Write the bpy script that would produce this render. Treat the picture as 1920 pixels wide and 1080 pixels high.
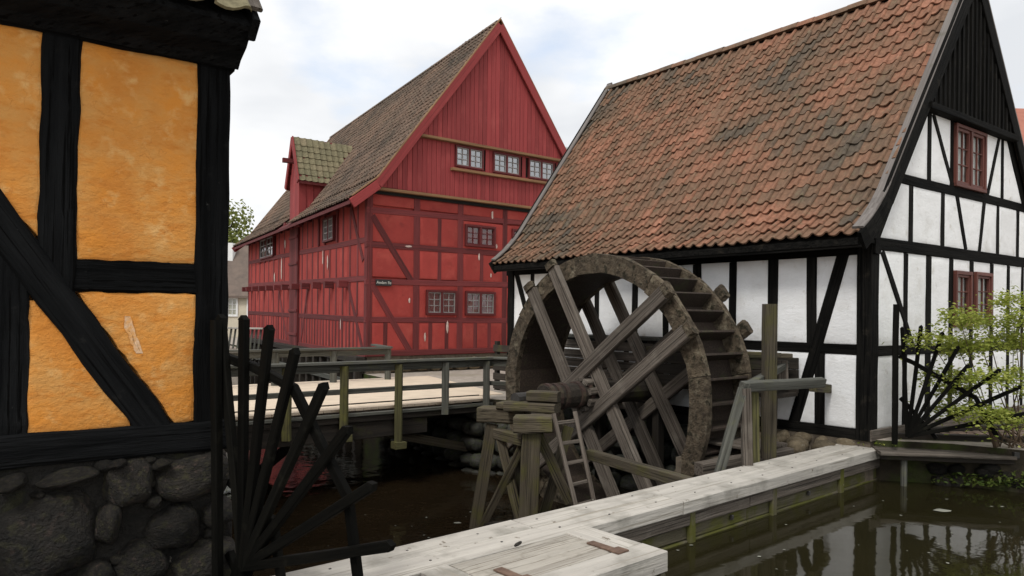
import bpy, bmesh, math, random
from mathutils import Vector, Matrix, noise
from mathutils.geometry import tessellate_polygon
R = math.radians
random.seed(7)
for o in list(bpy.data.objects):
    bpy.data.objects.remove(o)
scn = bpy.context.scene
COL = scn.collection
V = Vector

# ------------------------------------------------------------------ camera
cam = bpy.data.cameras.new('camera')
cam.sensor_width = 36.0
cam.lens = 1350 / 1920 * 36
cam.shift_y = 52 / 1920
cam.clip_start = .05
cam.clip_end = 2000
camo = bpy.data.objects.new('camera', cam)
COL.objects.link(camo)
camo.location = (0, 0, 1.6)
camo.rotation_euler = (R(90), R(-.6), 0)
scn.camera = camo

# ------------------------------------------------------------------ sky, sun, exposure
SUN_AZ, SUN_EL = R(205), R(52)        # compass style: 180 = behind the camera
world = bpy.data.worlds.new('World')
scn.world = world
world.use_nodes = True
nt = world.node_tree
nt.nodes.clear()
def N(t, ty, **kw):
    n = t.nodes.new(ty)
    for k, v in kw.items():
        if k in n.inputs.keys():
            n.inputs[k].default_value = v
        else:
            setattr(n, k, v)
    return n
sky = N(nt, 'ShaderNodeTexSky', sky_type='NISHITA', sun_disc=False, sun_elevation=SUN_EL, sun_rotation=SUN_AZ)
tc = N(nt, 'ShaderNodeTexCoord')
sep = N(nt, 'ShaderNodeSeparateXYZ')
nt.links.new(tc.outputs['Generated'], sep.inputs[0])
zz = N(nt, 'ShaderNodeMath', operation='ABSOLUTE'); nt.links.new(sep.outputs[2], zz.inputs[0])
za = N(nt, 'ShaderNodeMath', operation='ADD'); za.inputs[1].default_value = .22; nt.links.new(zz.outputs[0], za.inputs[0])
dv = N(nt, 'ShaderNodeVectorMath', operation='DIVIDE')
nt.links.new(tc.outputs['Generated'], dv.inputs[0])
cb = N(nt, 'ShaderNodeCombineXYZ')
for i in range(3): nt.links.new(za.outputs[0], cb.inputs[i])
nt.links.new(cb.outputs[0], dv.inputs[1])
mp = N(nt, 'ShaderNodeMapping'); mp.inputs['Scale'].default_value = (1, 1, .35); mp.inputs['Location'].default_value = (0, 0, 0)
nt.links.new(dv.outputs[0], mp.inputs[0])
n1 = N(nt, 'ShaderNodeTexNoise', Scale=1.25, Detail=7.0, Roughness=.55); nt.links.new(mp.outputs[0], n1.inputs['Vector'])
r1 = N(nt, 'ShaderNodeMapRange'); r1.inputs[1].default_value = .315; r1.inputs[2].default_value = .45; nt.links.new(n1.outputs[0], r1.inputs[0])
n2 = N(nt, 'ShaderNodeTexNoise', Scale=.9, Detail=5.0, Roughness=.5); 
mp2 = N(nt, 'ShaderNodeMapping'); mp2.inputs['Location'].default_value = (7.3, -2.2, 0); mp2.inputs['Scale'].default_value = (1, 1, .35)
nt.links.new(dv.outputs[0], mp2.inputs[0]); nt.links.new(mp2.outputs[0], n2.inputs['Vector'])
cr = N(nt, 'ShaderNodeValToRGB'); nt.links.new(n2.outputs[0], cr.inputs[0])
cr.color_ramp.elements[0].position = .40; cr.color_ramp.elements[0].color = (6.6, 6.8, 7.1, 1)
cr.color_ramp.elements[1].position = .58; cr.color_ramp.elements[1].color = (9.6, 9.6, 9.6, 1)
sm = N(nt, 'ShaderNodeMixRGB', blend_type='ADD'); sm.inputs[0].default_value = 1; sm.inputs[2].default_value = (4.0, 4.0, 3.9, 1)   # thin veil over the blue gaps
nt.links.new(sky.outputs[0], sm.inputs[1])
mx = N(nt, 'ShaderNodeMixRGB'); nt.links.new(r1.outputs[0], mx.inputs[0]); nt.links.new(sm.outputs[0], mx.inputs[1]); nt.links.new(cr.outputs[0], mx.inputs[2])
bg = N(nt, 'ShaderNodeBackground', Strength=.1); nt.links.new(mx.outputs[0], bg.inputs[0])
wo = N(nt, 'ShaderNodeOutputWorld'); nt.links.new(bg.outputs[0], wo.inputs[0])
sun = bpy.data.lights.new('sun', 'SUN')
sun.energy = 1.5; sun.angle = R(14); sun.color = (1, .97, .92)
suno = bpy.data.objects.new('sun', sun); COL.objects.link(suno)
suno.rotation_euler = (R(90) - SUN_EL, 0, -SUN_AZ + R(180))
suno.location = (0, -10, 30)
scn.view_settings.view_transform = 'Standard'
scn.view_settings.look = 'None'
scn.view_settings.exposure = 0.27
scn.view_settings.gamma = 1
scn.view_settings.use_curve_mapping = False

# ------------------------------------------------------------------ materials
def mat(name, c1, c2, scale=3., rough=.85, stretch=(1, 1, 1), c3=None, c3amt=(.52, .62), c3scale=1.2, bump=.3, bscale=None, rnd=.12, spec=.3, coord='Object', detail=8., bdist=.02, ramp=(.35, .65), metal=0., island=False, c4=None, c4amt=(.6, .66), c4scale=14., grain=None, cracks=None):
    m = bpy.data.materials.new(name); m.use_nodes = True
    t = m.node_tree; L = t.links.new
    b = t.nodes['Principled BSDF']
    b.inputs['Roughness'].default_value = rough
    b.inputs['Specular IOR Level'].default_value = spec
    b.inputs['Metallic'].default_value = metal
    tcn = N(t, 'ShaderNodeTexCoord'); oi = N(t, 'ShaderNodeObjectInfo'); geo = N(t, 'ShaderNodeNewGeometry')
    src = geo.outputs['Position'] if coord == 'World' else tcn.outputs['Object']
    rand = geo.outputs['Random Per Island'] if island else oi.outputs['Random']
    off = N(t, 'ShaderNodeVectorMath', operation='ADD')
    L(src, off.inputs[0])
    if coord != 'World':
        k = N(t, 'ShaderNodeMath', operation='MULTIPLY'); k.inputs[1].default_value = 37.; L(oi.outputs['Random'], k.inputs[0]); L(k.outputs[0], off.inputs[1])
    ms = N(t, 'ShaderNodeMapping'); ms.inputs['Scale'].default_value = stretch; L(off.outputs[0], ms.inputs[0])
    a = N(t, 'ShaderNodeTexNoise', Scale=scale, Detail=detail, Roughness=.62); L(ms.outputs[0], a.inputs['Vector'])
    mr = N(t, 'ShaderNodeMapRange'); mr.inputs[1].default_value, mr.inputs[2].default_value = ramp; L(a.outputs[0], mr.inputs[0])
    mix = N(t, 'ShaderNodeMixRGB'); mix.inputs[1].default_value = (*c1, 1); mix.inputs[2].default_value = (*c2, 1); L(mr.outputs[0], mix.inputs[0])
    out = mix.outputs[0]
    def layer(out, c, amt, sc, vec, det=6.):
        q = N(t, 'ShaderNodeTexNoise', Scale=sc, Detail=det, Roughness=.6); L(vec, q.inputs['Vector'])
        w = N(t, 'ShaderNodeMapRange'); w.inputs[1].default_value, w.inputs[2].default_value = amt; L(q.outputs[0], w.inputs[0])
        f = w.outputs[0]
        x = N(t, 'ShaderNodeMixRGB'); x.inputs[2].default_value = (*c, 1); L(f, x.inputs[0]); L(out, x.inputs[1])
        return x.outputs[0]
    if c3: out = layer(out, c3, c3amt, c3scale, off.outputs[0])
    if c4: out = layer(out, c4, c4amt, c4scale, off.outputs[0])
    if grain:      # thin dark checks running with the wood
        gc, glo, ghi, gs = grain
        m2 = N(t, 'ShaderNodeMapping'); m2.inputs['Scale'].default_value = (stretch[0] * .6, stretch[1] * 2.2, stretch[2] * 2.2); L(off.outputs[0], m2.inputs[0])
        out = layer(out, gc, (glo, ghi), gs, m2.outputs[0], 4.)
    if cracks:
        cc, cs, cw = cracks
        dn = N(t, 'ShaderNodeTexNoise', Scale=cs * 2.5, Detail=4.); L(off.outputs[0], dn.inputs['Vector'])
        av = N(t, 'ShaderNodeVectorMath', operation='MULTIPLY_ADD'); av.inputs[1].default_value = (.35 / cs * 3,) * 3; L(dn.outputs['Color'], av.inputs[0]); L(off.outputs[0], av.inputs[2])
        vo = N(t, 'ShaderNodeTexVoronoi', feature='DISTANCE_TO_EDGE', Scale=cs); L(av.outputs[0], vo.inputs['Vector'])
        cm = N(t, 'ShaderNodeMapRange'); cm.inputs[1].default_value = 0; cm.inputs[2].default_value = cw; cm.inputs[3].default_value = .55; cm.inputs[4].default_value = 0; L(vo.outputs['Distance'], cm.inputs[0])
        x = N(t, 'ShaderNodeMixRGB'); x.inputs[2].default_value = (*cc, 1); L(cm.outputs[0], x.inputs[0]); L(out, x.inputs[1]); out = x.outputs[0]
    if rnd:
        rr = N(t, 'ShaderNodeMapRange'); rr.inputs[3].default_value = 1 - rnd; rr.inputs[4].default_value = 1 + rnd; L(rand, rr.inputs[0])
        hs = N(t, 'ShaderNodeHueSaturation'); L(rr.outputs[0], hs.inputs['Value']); L(out, hs.inputs['Color']); out = hs.outputs[0]
    L(out, b.inputs['Base Color'])
    if bump:
        bn = N(t, 'ShaderNodeTexNoise', Scale=bscale or scale * 2.2, Detail=6., Roughness=.65); L(ms.outputs[0], bn.inputs['Vector'])
        bp = N(t, 'ShaderNodeBump', Strength=bump, Distance=bdist); L(bn.outputs[0], bp.inputs['Height']); L(bp.outputs[0], b.inputs['Normal'])
    return m

def tile_mat(name, ramp, island, patch):
    m = bpy.data.materials.new(name); m.use_nodes = True
    t = m.node_tree; L = t.links.new; b = t.nodes['Principled BSDF']
    b.inputs['Roughness'].default_value = .9; b.inputs['Specular IOR Level'].default_value = .2
    geo = N(t, 'ShaderNodeNewGeometry'); oi = N(t, 'ShaderNodeObjectInfo')
    rnd = geo.outputs['Random Per Island'] if island else oi.outputs['Random']
    big = N(t, 'ShaderNodeTexNoise', Scale=patch, Detail=4.); L(geo.outputs['Position'], big.inputs['Vector'])
    s1 = N(t, 'ShaderNodeMapRange'); s1.inputs[1].default_value = .33; s1.inputs[2].default_value = .67; L(big.outputs[0], s1.inputs[0])
    ad = N(t, 'ShaderNodeMath', operation='MULTIPLY_ADD'); ad.inputs[1].default_value = .46; L(rnd, ad.inputs[0])
    mu = N(t, 'ShaderNodeMath', operation='MULTIPLY'); mu.inputs[1].default_value = .54; L(s1.outputs[0], mu.inputs[0]); L(mu.outputs[0], ad.inputs[2])
    cr = N(t, 'ShaderNodeValToRGB'); L(ad.outputs[0], cr.inputs[0])
    e = cr.color_ramp.elements
    while len(e) < len(ramp): e.new(.5)
    for i, (p, c) in enumerate(ramp): e[i].position = p; e[i].color = (*c, 1)
    fn = N(t, 'ShaderNodeTexNoise', Scale=13., Detail=8., Roughness=.7); L(geo.outputs['Position'], fn.inputs['Vector'])
    f2 = N(t, 'ShaderNodeMapRange'); f2.inputs[1].default_value = .3; f2.inputs[2].default_value = .7; f2.inputs[3].default_value = .62; f2.inputs[4].default_value = 1.3; L(fn.outputs[0], f2.inputs[0])
    hs = N(t, 'ShaderNodeHueSaturation'); L(f2.outputs[0], hs.inputs['Value']); L(cr.outputs[0], hs.inputs['Color'])
    ln = N(t, 'ShaderNodeTexNoise', Scale=7., Detail=9., Roughness=.75); L(geo.outputs['Position'], ln.inputs['Vector'])
    lr = N(t, 'ShaderNodeMapRange'); lr.inputs[1].default_value = .55; lr.inputs[2].default_value = .66; L(ln.outputs[0], lr.inputs[0])
    mx = N(t, 'ShaderNodeMixRGB'); mx.inputs[2].default_value = (.17, .145, .09, 1)
    lm = N(t, 'ShaderNodeMath', operation='MULTIPLY'); lm.inputs[1].default_value = .7; L(lr.outputs[0], lm.inputs[0]); L(lm.outputs[0], mx.inputs[0]); L(hs.outputs[0], mx.inputs[1])
    L(mx.outputs[0], b.inputs['Base Color'])
    bn = N(t, 'ShaderNodeTexNoise', Scale=60., Detail=4.); L(geo.outputs['Position'], bn.inputs['Vector'])
    bp = N(t, 'ShaderNodeBump', Strength=.35, Distance=.01); L(bn.outputs[0], bp.inputs['Height']); L(bp.outputs[0], b.inputs['Normal'])
    return m

def water_mat(name, col, bscale, bstr, dirt):
    m = bpy.data.materials.new(name); m.use_nodes = True
    t = m.node_tree; L = t.links.new; b = t.nodes['Principled BSDF']
    b.inputs['Roughness'].default_value = .04; b.inputs['IOR'].default_value = 1.33; b.inputs['Specular IOR Level'].default_value = .5
    geo = N(t, 'ShaderNodeNewGeometry')
    n = N(t, 'ShaderNodeTexNoise', Scale=.8, Detail=5.); L(geo.outputs['Position'], n.inputs['Vector'])
    mx = N(t, 'ShaderNodeMixRGB'); mx.inputs[1].default_value = (*col, 1); mx.inputs[2].default_value = (*dirt, 1); L(n.outputs[0], mx.inputs[0]); L(mx.outputs[0], b.inputs['Base Color'])
    w = N(t, 'ShaderNodeTexNoise', Scale=bscale, Detail=3.); L(geo.outputs['Position'], w.inputs['Vector'])
    bp = N(t, 'ShaderNodeBump', Strength=bstr, Distance=.03); L(w.outputs[0], bp.inputs['Height']); L(bp.outputs[0], b.inputs['Normal'])
    return m

G = (.3, 9, 9)      # wood grain runs along local x
M = dict(
 tar=mat('black_tar_timber', (.003, .0033, .0036), (.009, .0095, .010), 2.5, .8, (.4, 6, 6), bump=.9, c3=(.015, .015, .0145), c3amt=(.62, .76), c3scale=9, spec=.06, rnd=.3, grain=(( .0012, .0012, .0012), .56, .62, 3.), c4=(.05, .05, .047), c4amt=(.70, .75), c4scale=22),
 tarwall=mat('black_oiled_timber', (.0045, .0045, .004), (.013, .012, .0105), 2.5, .8, (.4, 6, 6), bump=.9, c3=(.028, .024, .018), c3amt=(.6, .78), c3scale=5, rnd=.35, spec=.06, grain=((.002, .002, .002), .56, .62, 3.)),
 fan=mat('dark_picket_paint', (.003, .003, .0025), (.007, .0066, .0052), 3, .75, (.5, 6, 6), bump=.4, rnd=.3, spec=.06, c3=(.016, .015, .011), c3amt=(.6, .75), c3scale=5),
 white=mat('white_lime_plaster', (.88, .88, .875), (.80, .80, .79), 3, .95, (1, 1, 1.8), bump=.6, bscale=14, rnd=.05, c3=(.70, .69, .66), c3amt=(.56, .78), c3scale=2.2, c4=(.58, .55, .49), c4amt=(.61, .77), c4scale=4.5, bdist=.012, cracks=((.62, .6, .56), 1.3, .005)),
 orange=mat('orange_lime_plaster', (.72, .28, .045), (.65, .32, .09), 3.2, .95, (1, 1, 1.5), bump=1., bscale=18, rnd=.04, c3=(.62, .225, .035), c3amt=(.48, .72), c3scale=2.4, c4=(.76, .45, .17), c4amt=(.55, .74), c4scale=7, bdist=.016, ramp=(.36, .62), grain=((.62, .235, .042), .54, .68, 4.), cracks=((.46, .16, .035), 1.8, .005)),
 redp=mat('red_lime_plaster', (.35, .050, .041), (.295, .043, .036), 2.2, .92, (1, 1, .8), bump=.4, bscale=12, rnd=.12, c3=(.40, .078, .060), c3amt=(.5, .76), c3scale=1.6, c4=(.25, .038, .032), c4amt=(.58, .74), c4scale=4, cracks=((.22, .04, .033), 1.5, .008)),
 redt=mat('dark_red_timber', (.12, .024, .024), (.175, .034, .034), 3, .8, G, bump=.5, rnd=.25, grain=((.07, .018, .017), .55, .63, 3.)),
 redb=mat('red_painted_board', (.30, .046, .045), (.24, .037, .037), 3, .75, G, bump=.35, rnd=.17, c3=(.34, .065, .06), c3amt=(.55, .75), c3scale=1.5, grain=((.19, .03, .03), .57, .65, 3.)),
 strip=mat('brown_drip_board', (.28, .16, .075), (.17, .09, .045), 3, .8, G, bump=.3),
 wood=mat('grey_weathered_oak', (.165, .14, .115), (.082, .066, .052), 3.2, .85, G, bump=1., c3=(.20, .175, .145), c3amt=(.55, .75), c3scale=3, rnd=.2, grain=((.03, .024, .018), .55, .62, 3.)),
 rim=mat('crusted_wheel_rim', (.14, .108, .072), (.055, .042, .028), 9, .95, bump=1., bscale=18, bdist=.07, c3=(.19, .16, .11), c3amt=(.52, .66), c3scale=7, c4=(.03, .026, .014), c4amt=(.54, .64), c4scale=11, rnd=.15),
 bucket=mat('wet_bucket_board', (.065, .047, .035), (.03, .022, .017), 4, .8, (9, 9, .5), bump=.5, rnd=.25, c3=(.06, .06, .03), c3amt=(.55, .7), c3scale=5),
 moss=mat('mossy_trestle_wood', (.12, .10, .068), (.06, .049, .033), 3, .9, G, bump=.9, c3=(.095, .088, .028), c3amt=(.48, .66), c3scale=2.6, rnd=.2, grain=((.022, .018, .012), .55, .62, 3.)),
 dark=mat('dark_wet_wood', (.04, .032, .024), (.018, .015, .012), 3, .85, G, bump=.6, c3=(.05, .05, .018), c3amt=(.58, .72), c3scale=2, rnd=.2),
 pale=mat('pale_sawn_timber', (.56, .525, .465), (.43, .40, .355), 2.2, .8, (.4, 6, 6), bump=.6, c3=(.31, .29, .25), c3amt=(.50, .70), c3scale=3.0, c4=(.21, .18, .14), c4amt=(.64, .69), c4scale=9, rnd=.10, grain=((.33, .30, .25), .57, .64, 2.6)),
 pale2=mat('pale_hatch_timber', (.47, .435, .375), (.33, .30, .255), 2.2, .8, (.5, 8, 8), bump=.8, c3=(.26, .235, .19), c3amt=(.55, .72), c3scale=5, rnd=.12, grain=((.16, .135, .105), .56, .62, 3.2)),
 weir=mat('mossy_weir_board', (.13, .115, .075), (.07, .06, .038), 3, .9, (.5, 5, 5), bump=.9, c3=(.085, .085, .016), c3amt=(.42, .56), c3scale=2.2, c4=(.26, .24, .2), c4amt=(.66, .72), c4scale=9, rnd=.12),
 rail=mat('grey_green_rail', (.135, .135, .115), (.07, .07, .058), 3, .85, G, bump=.7, rnd=.15, c3=(.13, .13, .07), c3amt=(.56, .72), c3scale=3, grain=((.035, .034, .028), .56, .63, 3.)),
 post=mat('algae_green_post', (.13, .122, .05), (.07, .064, .03), 3, .9, G, bump=.6, rnd=.15, c3=(.15, .145, .035), c3amt=(.52, .68), c3scale=2, grain=((.03, .028, .014), .56, .63, 3.)),
 deck=mat('sandy_bridge_deck', (.74, .61, .465), (.64, .525, .40), 3, .95, bump=.2, rnd=.06, coord='Object'),
 gravel=mat('pale_gravel', (.42, .37, .31), (.30, .26, .22), 5, .97, bump=.5, bscale=30, coord='World', rnd=0, c3=(.24, .22, .15), c3amt=(.6, .75), c3scale=.35, c4=(.2, .18, .15), c4amt=(.6, .7), c4scale=22),
 stone=mat('dark_fieldstone', (.032, .027, .022), (.010, .0095, .008), 2.6, .6, bump=1., bscale=11, bdist=.05, rnd=.5, c3=(.045, .042, .022), c3amt=(.52, .66), c3scale=5, c4=(.085, .06, .048), c4amt=(.58, .72), c4scale=4, spec=.3),
 mortar=mat('dark_rubble_mortar', (.030, .027, .023), (.010, .010, .009), 6, .95, bump=1., bscale=14, bdist=.08, rnd=.1, c3=(.30, .27, .23), c3amt=(.68, .72), c3scale=13, c4=(.04, .04, .018), c4amt=(.55, .7), c4scale=3),
 stone2=mat('tan_fieldstone', (.21, .165, .105), (.12, .095, .06), 2.5, .9, bump=.7, bscale=9, rnd=.35, c3=(.26, .23, .17), c3amt=(.55, .7), c3scale=4),
 mortar2=mat('grey_rubble_mortar', (.16, .13, .095), (.08, .065, .05), 8, .95, bump=.8, bscale=16, rnd=.1),
 pit=mat('wheel_pit_stone', (.07, .068, .06), (.03, .03, .025), 2.5, .9, bump=.8, bscale=9, rnd=.4, c3=(.05, .06, .025), c3amt=(.5, .7), c3scale=3),
 brick=mat('paving_brick', (.24, .17, .125), (.15, .105, .08), 6, .9, bump=.5, rnd=.3, c3=(.3, .25, .2), c3amt=(.55, .7), c3scale=5),
 earth=mat('damp_bank_earth', (.05, .04, .025), (.022, .018, .012), 5, .95, bump=1., bscale=12, coord='World', rnd=0, c3=(.045, .06, .012), c3amt=(.45, .6), c3scale=2.),
 frame_rb=mat('red_brown_window_paint', (.15, .05, .036), (.10, .033, .025), 4, .6, G, bump=.3, rnd=.15, grain=((.07, .025, .02), .55, .63, 3.)),
 frame_rd=mat('dark_red_window_paint', (.12, .018, .018), (.09, .014, .014), 4, .6, G, bump=.1, rnd=.1),
 bar_g=mat('grey_glazing_bar', (.30, .27, .26), (.2, .18, .17), 4, .6, G, bump=.1, rnd=.1),
 curtain=mat('pale_curtain', (.55, .54, .5), (.4, .39, .36), 4, .95, (1, 1, .2), bump=.2, rnd=.25),
 inside=mat('dark_room', (.012, .011, .01), (.02, .018, .016), 2, .95, bump=0, rnd=0),
 rust=mat('rusty_iron', (.20, .125, .085), (.10, .06, .042), 12, .7, bump=.5, rnd=.1, spec=.4),
 rust2=mat('red_lead_iron', (.065, .036, .028), (.028, .019, .015), 9, .75, bump=.6, rnd=.1, spec=.4, c3=(.06, .05, .03), c3amt=(.5, .65), c3scale=5),
 iron=mat('dark_iron', (.03, .028, .026), (.05, .045, .04), 12, .5, bump=.3, rnd=.1, spec=.5),
 cream=mat('cream_render', (.62, .56, .44), (.52, .47, .37), 1.5, .9, bump=.1, rnd=.05),
 fartile=mat('far_grey_tile_roof', (.17, .13, .105), (.12, .095, .08), 2, .9, bump=.3, rnd=.05),
 fbrick=mat('far_brick_wall', (.36, .15, .10), (.28, .12, .08), 3, .9, bump=.2, rnd=.05),
 fred=mat('far_red_tile_roof', (.40, .16, .11), (.34, .13, .09), 2, .9, bump=.2, rnd=.05),
 zinc=mat('grey_zinc', (.42, .44, .43), (.33, .35, .34), 2, .5, bump=.05, rnd=.05),
 whitep=mat('white_paint', (.8, .8, .78), (.72, .72, .7), 3, .6, bump=.05, rnd=.03),
 slate=mat('black_sign_enamel', (.02, .02, .02), (.03, .03, .03), 3, .5, bump=.05, rnd=0),
 sign_ink=mat('pale_sign_ink', (.6, .6, .54), (.5, .5, .45), 3, .6, bump=0, rnd=0),
 bark=mat('brown_bark', (.09, .065, .045), (.045, .033, .024), 5, .95, (1, 1, .3), bump=.8, rnd=.1),
 stem=mat('brown_stem', (.12, .08, .05), (.07, .05, .03), 5, .9, bump=.2, rnd=.2),
 pond=water_mat('pond_water', (.012, .0105, .0045), 4., .065, (.022, .019, .008)),
 stream=water_mat('stream_water', (.008, .006, .0035), 3.5, .30, (.022, .014, .007)),
 foam=mat('pale_floating_scum', (.24, .24, .2), (.15, .15, .12), 8, .9, bump=.1, rnd=.1),
 bird=mat('white_dropping', (.64, .53, .47), (.45, .33, .28), 12, .9, bump=.1, rnd=.05),
)
RAMP_A = [(0., (.072, .065, .054)), (.17, (.120, .093, .068)), (.39, (.178, .110, .071)), (.61, (.222, .122, .077)), (.82, (.275, .133, .083)), (1., (.35, .17, .11))]
RAMP_B = [(0., (.075, .062, .05)), (.4, (.135, .098, .074)), (.7, (.175, .12, .088)), (1., (.21, .135, .095))]
RAMP_C = [(0., (.14, .13, .08)), (.5, (.20, .175, .105)), (1., (.25, .2, .13))]
M['scar'] = mat('pale_plaster_scar', (.74, .52, .34), (.70, .36, .13), 14, .95, bump=.5, rnd=0, ramp=(.4, .6))
M['wind'] = mat('silvered_verge_board', (.20, .18, .165), (.12, .105, .095), 3, .85, G, bump=.5, rnd=.15, c3=(.09, .085, .06), c3amt=(.58, .72), c3scale=2.5)
M['tile'] = tile_mat('red_pantile', RAMP_A, False, .55)
M['tile_i'] = tile_mat('red_pantile_mass', RAMP_A, True, .55)
M['tileb_i'] = tile_mat('brown_pantile_mass', RAMP_B, True, .5)
M['tilec_i'] = tile_mat('lichen_pantile_mass', RAMP_C, True, .8)
M['tilec'] = tile_mat('lichen_pantile', RAMP_C, False, .8)
def leaf_mat(name, c1, c2, tr):
    m = bpy.data.materials.new(name); m.use_nodes = True
    t = m.node_tree; L = t.links.new; b = t.nodes['Principled BSDF']
    g = N(t, 'ShaderNodeNewGeometry'); mx = N(t, 'ShaderNodeMixRGB'); mx.inputs[1].default_value = (*c1, 1); mx.inputs[2].default_value = (*c2, 1)
    L(g.outputs['Random Per Island'], mx.inputs[0]); L(mx.outputs[0], b.inputs['Base Color']); b.inputs['Roughness'].default_value = .6; b.inputs['Specular IOR Level'].default_value = .25
    tl = N(t, 'ShaderNodeBsdfTranslucent'); L(mx.outputs[0], tl.inputs[0]); ms = N(t, 'ShaderNodeMixShader'); ms.inputs[0].default_value = tr
    L(b.outputs[0], ms.inputs[1]); L(tl.outputs[0], ms.inputs[2]); L(ms.outputs[0], t.nodes['Material Output'].inputs[0])
    return m
M['leaf'] = leaf_mat('fresh_green_leaf', (.22, .28, .04), (.44, .46, .11), .4)
M['leaf2'] = leaf_mat('tree_leaf', (.15, .18, .045), (.27, .29, .085), .4)
M['leaf3'] = leaf_mat('bank_leaf', (.05, .085, .015), (.12, .15, .03), .3)
def glass_mat(name, f, tint):
    m = bpy.data.materials.new(name); m.use_nodes = True
    t = m.node_tree; L = t.links.new; t.nodes.remove(t.nodes['Principled BSDF'])
    tr = N(t, 'ShaderNodeBsdfTransparent'); tr.inputs[0].default_value = (*tint, 1); gl = N(t, 'ShaderNodeBsdfGlossy', Roughness=.03)
    ns = N(t, 'ShaderNodeTexNoise', Scale=3.); bp = N(t, 'ShaderNodeBump', Strength=.12, Distance=.05); g = N(t, 'ShaderNodeNewGeometry'); L(g.outputs['Position'], ns.inputs['Vector']); L(ns.outputs[0], bp.inputs['Height']); L(bp.outputs[0], gl.inputs['Normal'])
    ms = N(t, 'ShaderNodeMixShader'); ms.inputs[0].default_value = f; L(tr.outputs[0], ms.inputs[1]); L(gl.outputs[0], ms.inputs[2]); L(ms.outputs[0], t.nodes['Material Output'].inputs[0])
    return m
M['glass'] = glass_mat('old_window_glass', .12, (.75, .78, .76))
M['glass_sky'] = glass_mat('reflecting_window_glass', .5, (.6, .63, .63))

# ------------------------------------------------------------------ builders
WM = {}
def link(o, name, m, parent, wm):
    COL.objects.link(o)
    if m is not None and o.type in ('MESH', 'FONT') and not o.data.materials:
        o.data.materials.append(M[m] if isinstance(m, str) else m)
    if parent is not None:
        o.parent = parent
        o.matrix_parent_inverse = WM[parent.name].inverted()
    o.matrix_basis = wm
    WM[o.name] = wm.copy()
    return o
def thing(name, label, cat, loc=(0, 0, 0), group=None):
    o = bpy.data.objects.new(name, None); o.empty_display_size = .2
    link(o, name, None, None, Matrix.Translation(V(loc)))
    tag(o, label, cat, group)
    return o
def tag(o, label=None, cat=None, group=None, kind=None):
    if label: o['label'] = label
    if cat: o['category'] = cat
    if group: o['group'] = group
    if kind: o['kind'] = kind
    return o
def mesh(name, vs, fs, m, parent=None, wm=None, smooth=False, me=None):
    if me is None:
        me = bpy.data.meshes.new(name); me.from_pydata([tuple(v) for v in vs], [], fs); me.update()
        if smooth: me.polygons.foreach_set('use_smooth', [True] * len(me.polygons))
    o = bpy.data.objects.new(name, me)
    return link(o, name, m, parent, wm if wm is not None else Matrix.Identity(4))
def abs_mesh(name, vs, fs, m, parent=None, smooth=False):
    """world-space verts, object origin at their centre"""
    c = sum((V(v) for v in vs), V()) / len(vs)
    return mesh(name, [V(v) - c for v in vs], fs, m, parent, Matrix.Translation(c), smooth)
def frame(o, x, n):
    x = V(x).normalized(); n = V(n); n = (n - x * n.dot(x)).normalized(); y = n.cross(x)
    mt = Matrix((x, y, n)).transposed().to_4x4(); mt.translation = V(o)
    return mt
def bar_verts(L, w, d, segs, jit, ch, taper=1., bow=0.):
    vs, fs = [], []
    for i in range(segs + 1):
        t = i / segs; k = 1 + (taper - 1) * t
        a, b = w / 2 * k, d / 2 * k; c = min(ch, a * .6, b * .6)
        sec = [(-a + c, -b), (a - c, -b), (a, -b + c), (a, b - c), (a - c, b), (-a + c, b), (-a, b - c), (-a, -b + c)]
        oy = bow * math.sin(math.pi * t) + random.uniform(-jit, jit); oz = random.uniform(-jit, jit)
        for (y, z) in sec:
            vs.append((L * t, y + oy + random.uniform(-jit, jit) * .5, z + oz * .5 + random.uniform(-jit, jit) * .3))
    for i in range(segs):
        for j in range(8):
            a = i * 8 + j; b = i * 8 + (j + 1) % 8
            fs.append((a, b, b + 8, a + 8))
    fs.append(tuple(range(7, -1, -1))); fs.append(tuple(range(segs * 8, segs * 8 + 8)))
    return vs, fs
def beam(name, p0, p1, w, d, m, parent=None, n=(0, 0, 1), segs=None, jit=.004, ch=.008, taper=1., bow=0.):
    p0, p1 = V(p0), V(p1); L = (p1 - p0).length
    if segs is None: segs = max(1, min(6, int(L / .5)))
    vs, fs = bar_verts(L, w, d, segs, jit, ch, taper, bow)
    return mesh(name, vs, fs, m, parent, frame(p0, p1 - p0, n))
def bx(name, c, s, m, parent=None, x=(1, 0, 0), n=(0, 0, 1), ch=.006, jit=.002):
    c = V(c); xx = V(x).normalized()
    return beam(name, c - xx * s[0] / 2, c + xx * s[0] / 2, s[1], s[2], m, parent, n, 1, jit, ch)
def clip(poly, a, b, c):     # keep a*x+b*y<=c
    out = []
    for i in range(len(poly)):
        p, q = poly[i], poly[(i + 1) % len(poly)]
        dp, dq = a * p[0] + b * p[1] - c, a * q[0] + b * q[1] - c
        if dp <= 0: out.append(p)
        if dp * dq < 0:
            t = dp / (dp - dq); out.append((p[0] + (q[0] - p[0]) * t, p[1] + (q[1] - p[1]) * t))
    return out
def area(p):
    return .5 * sum(p[i][0] * p[(i + 1) % len(p)][1] - p[(i + 1) % len(p)][0] * p[i][1] for i in range(len(p)))
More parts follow.
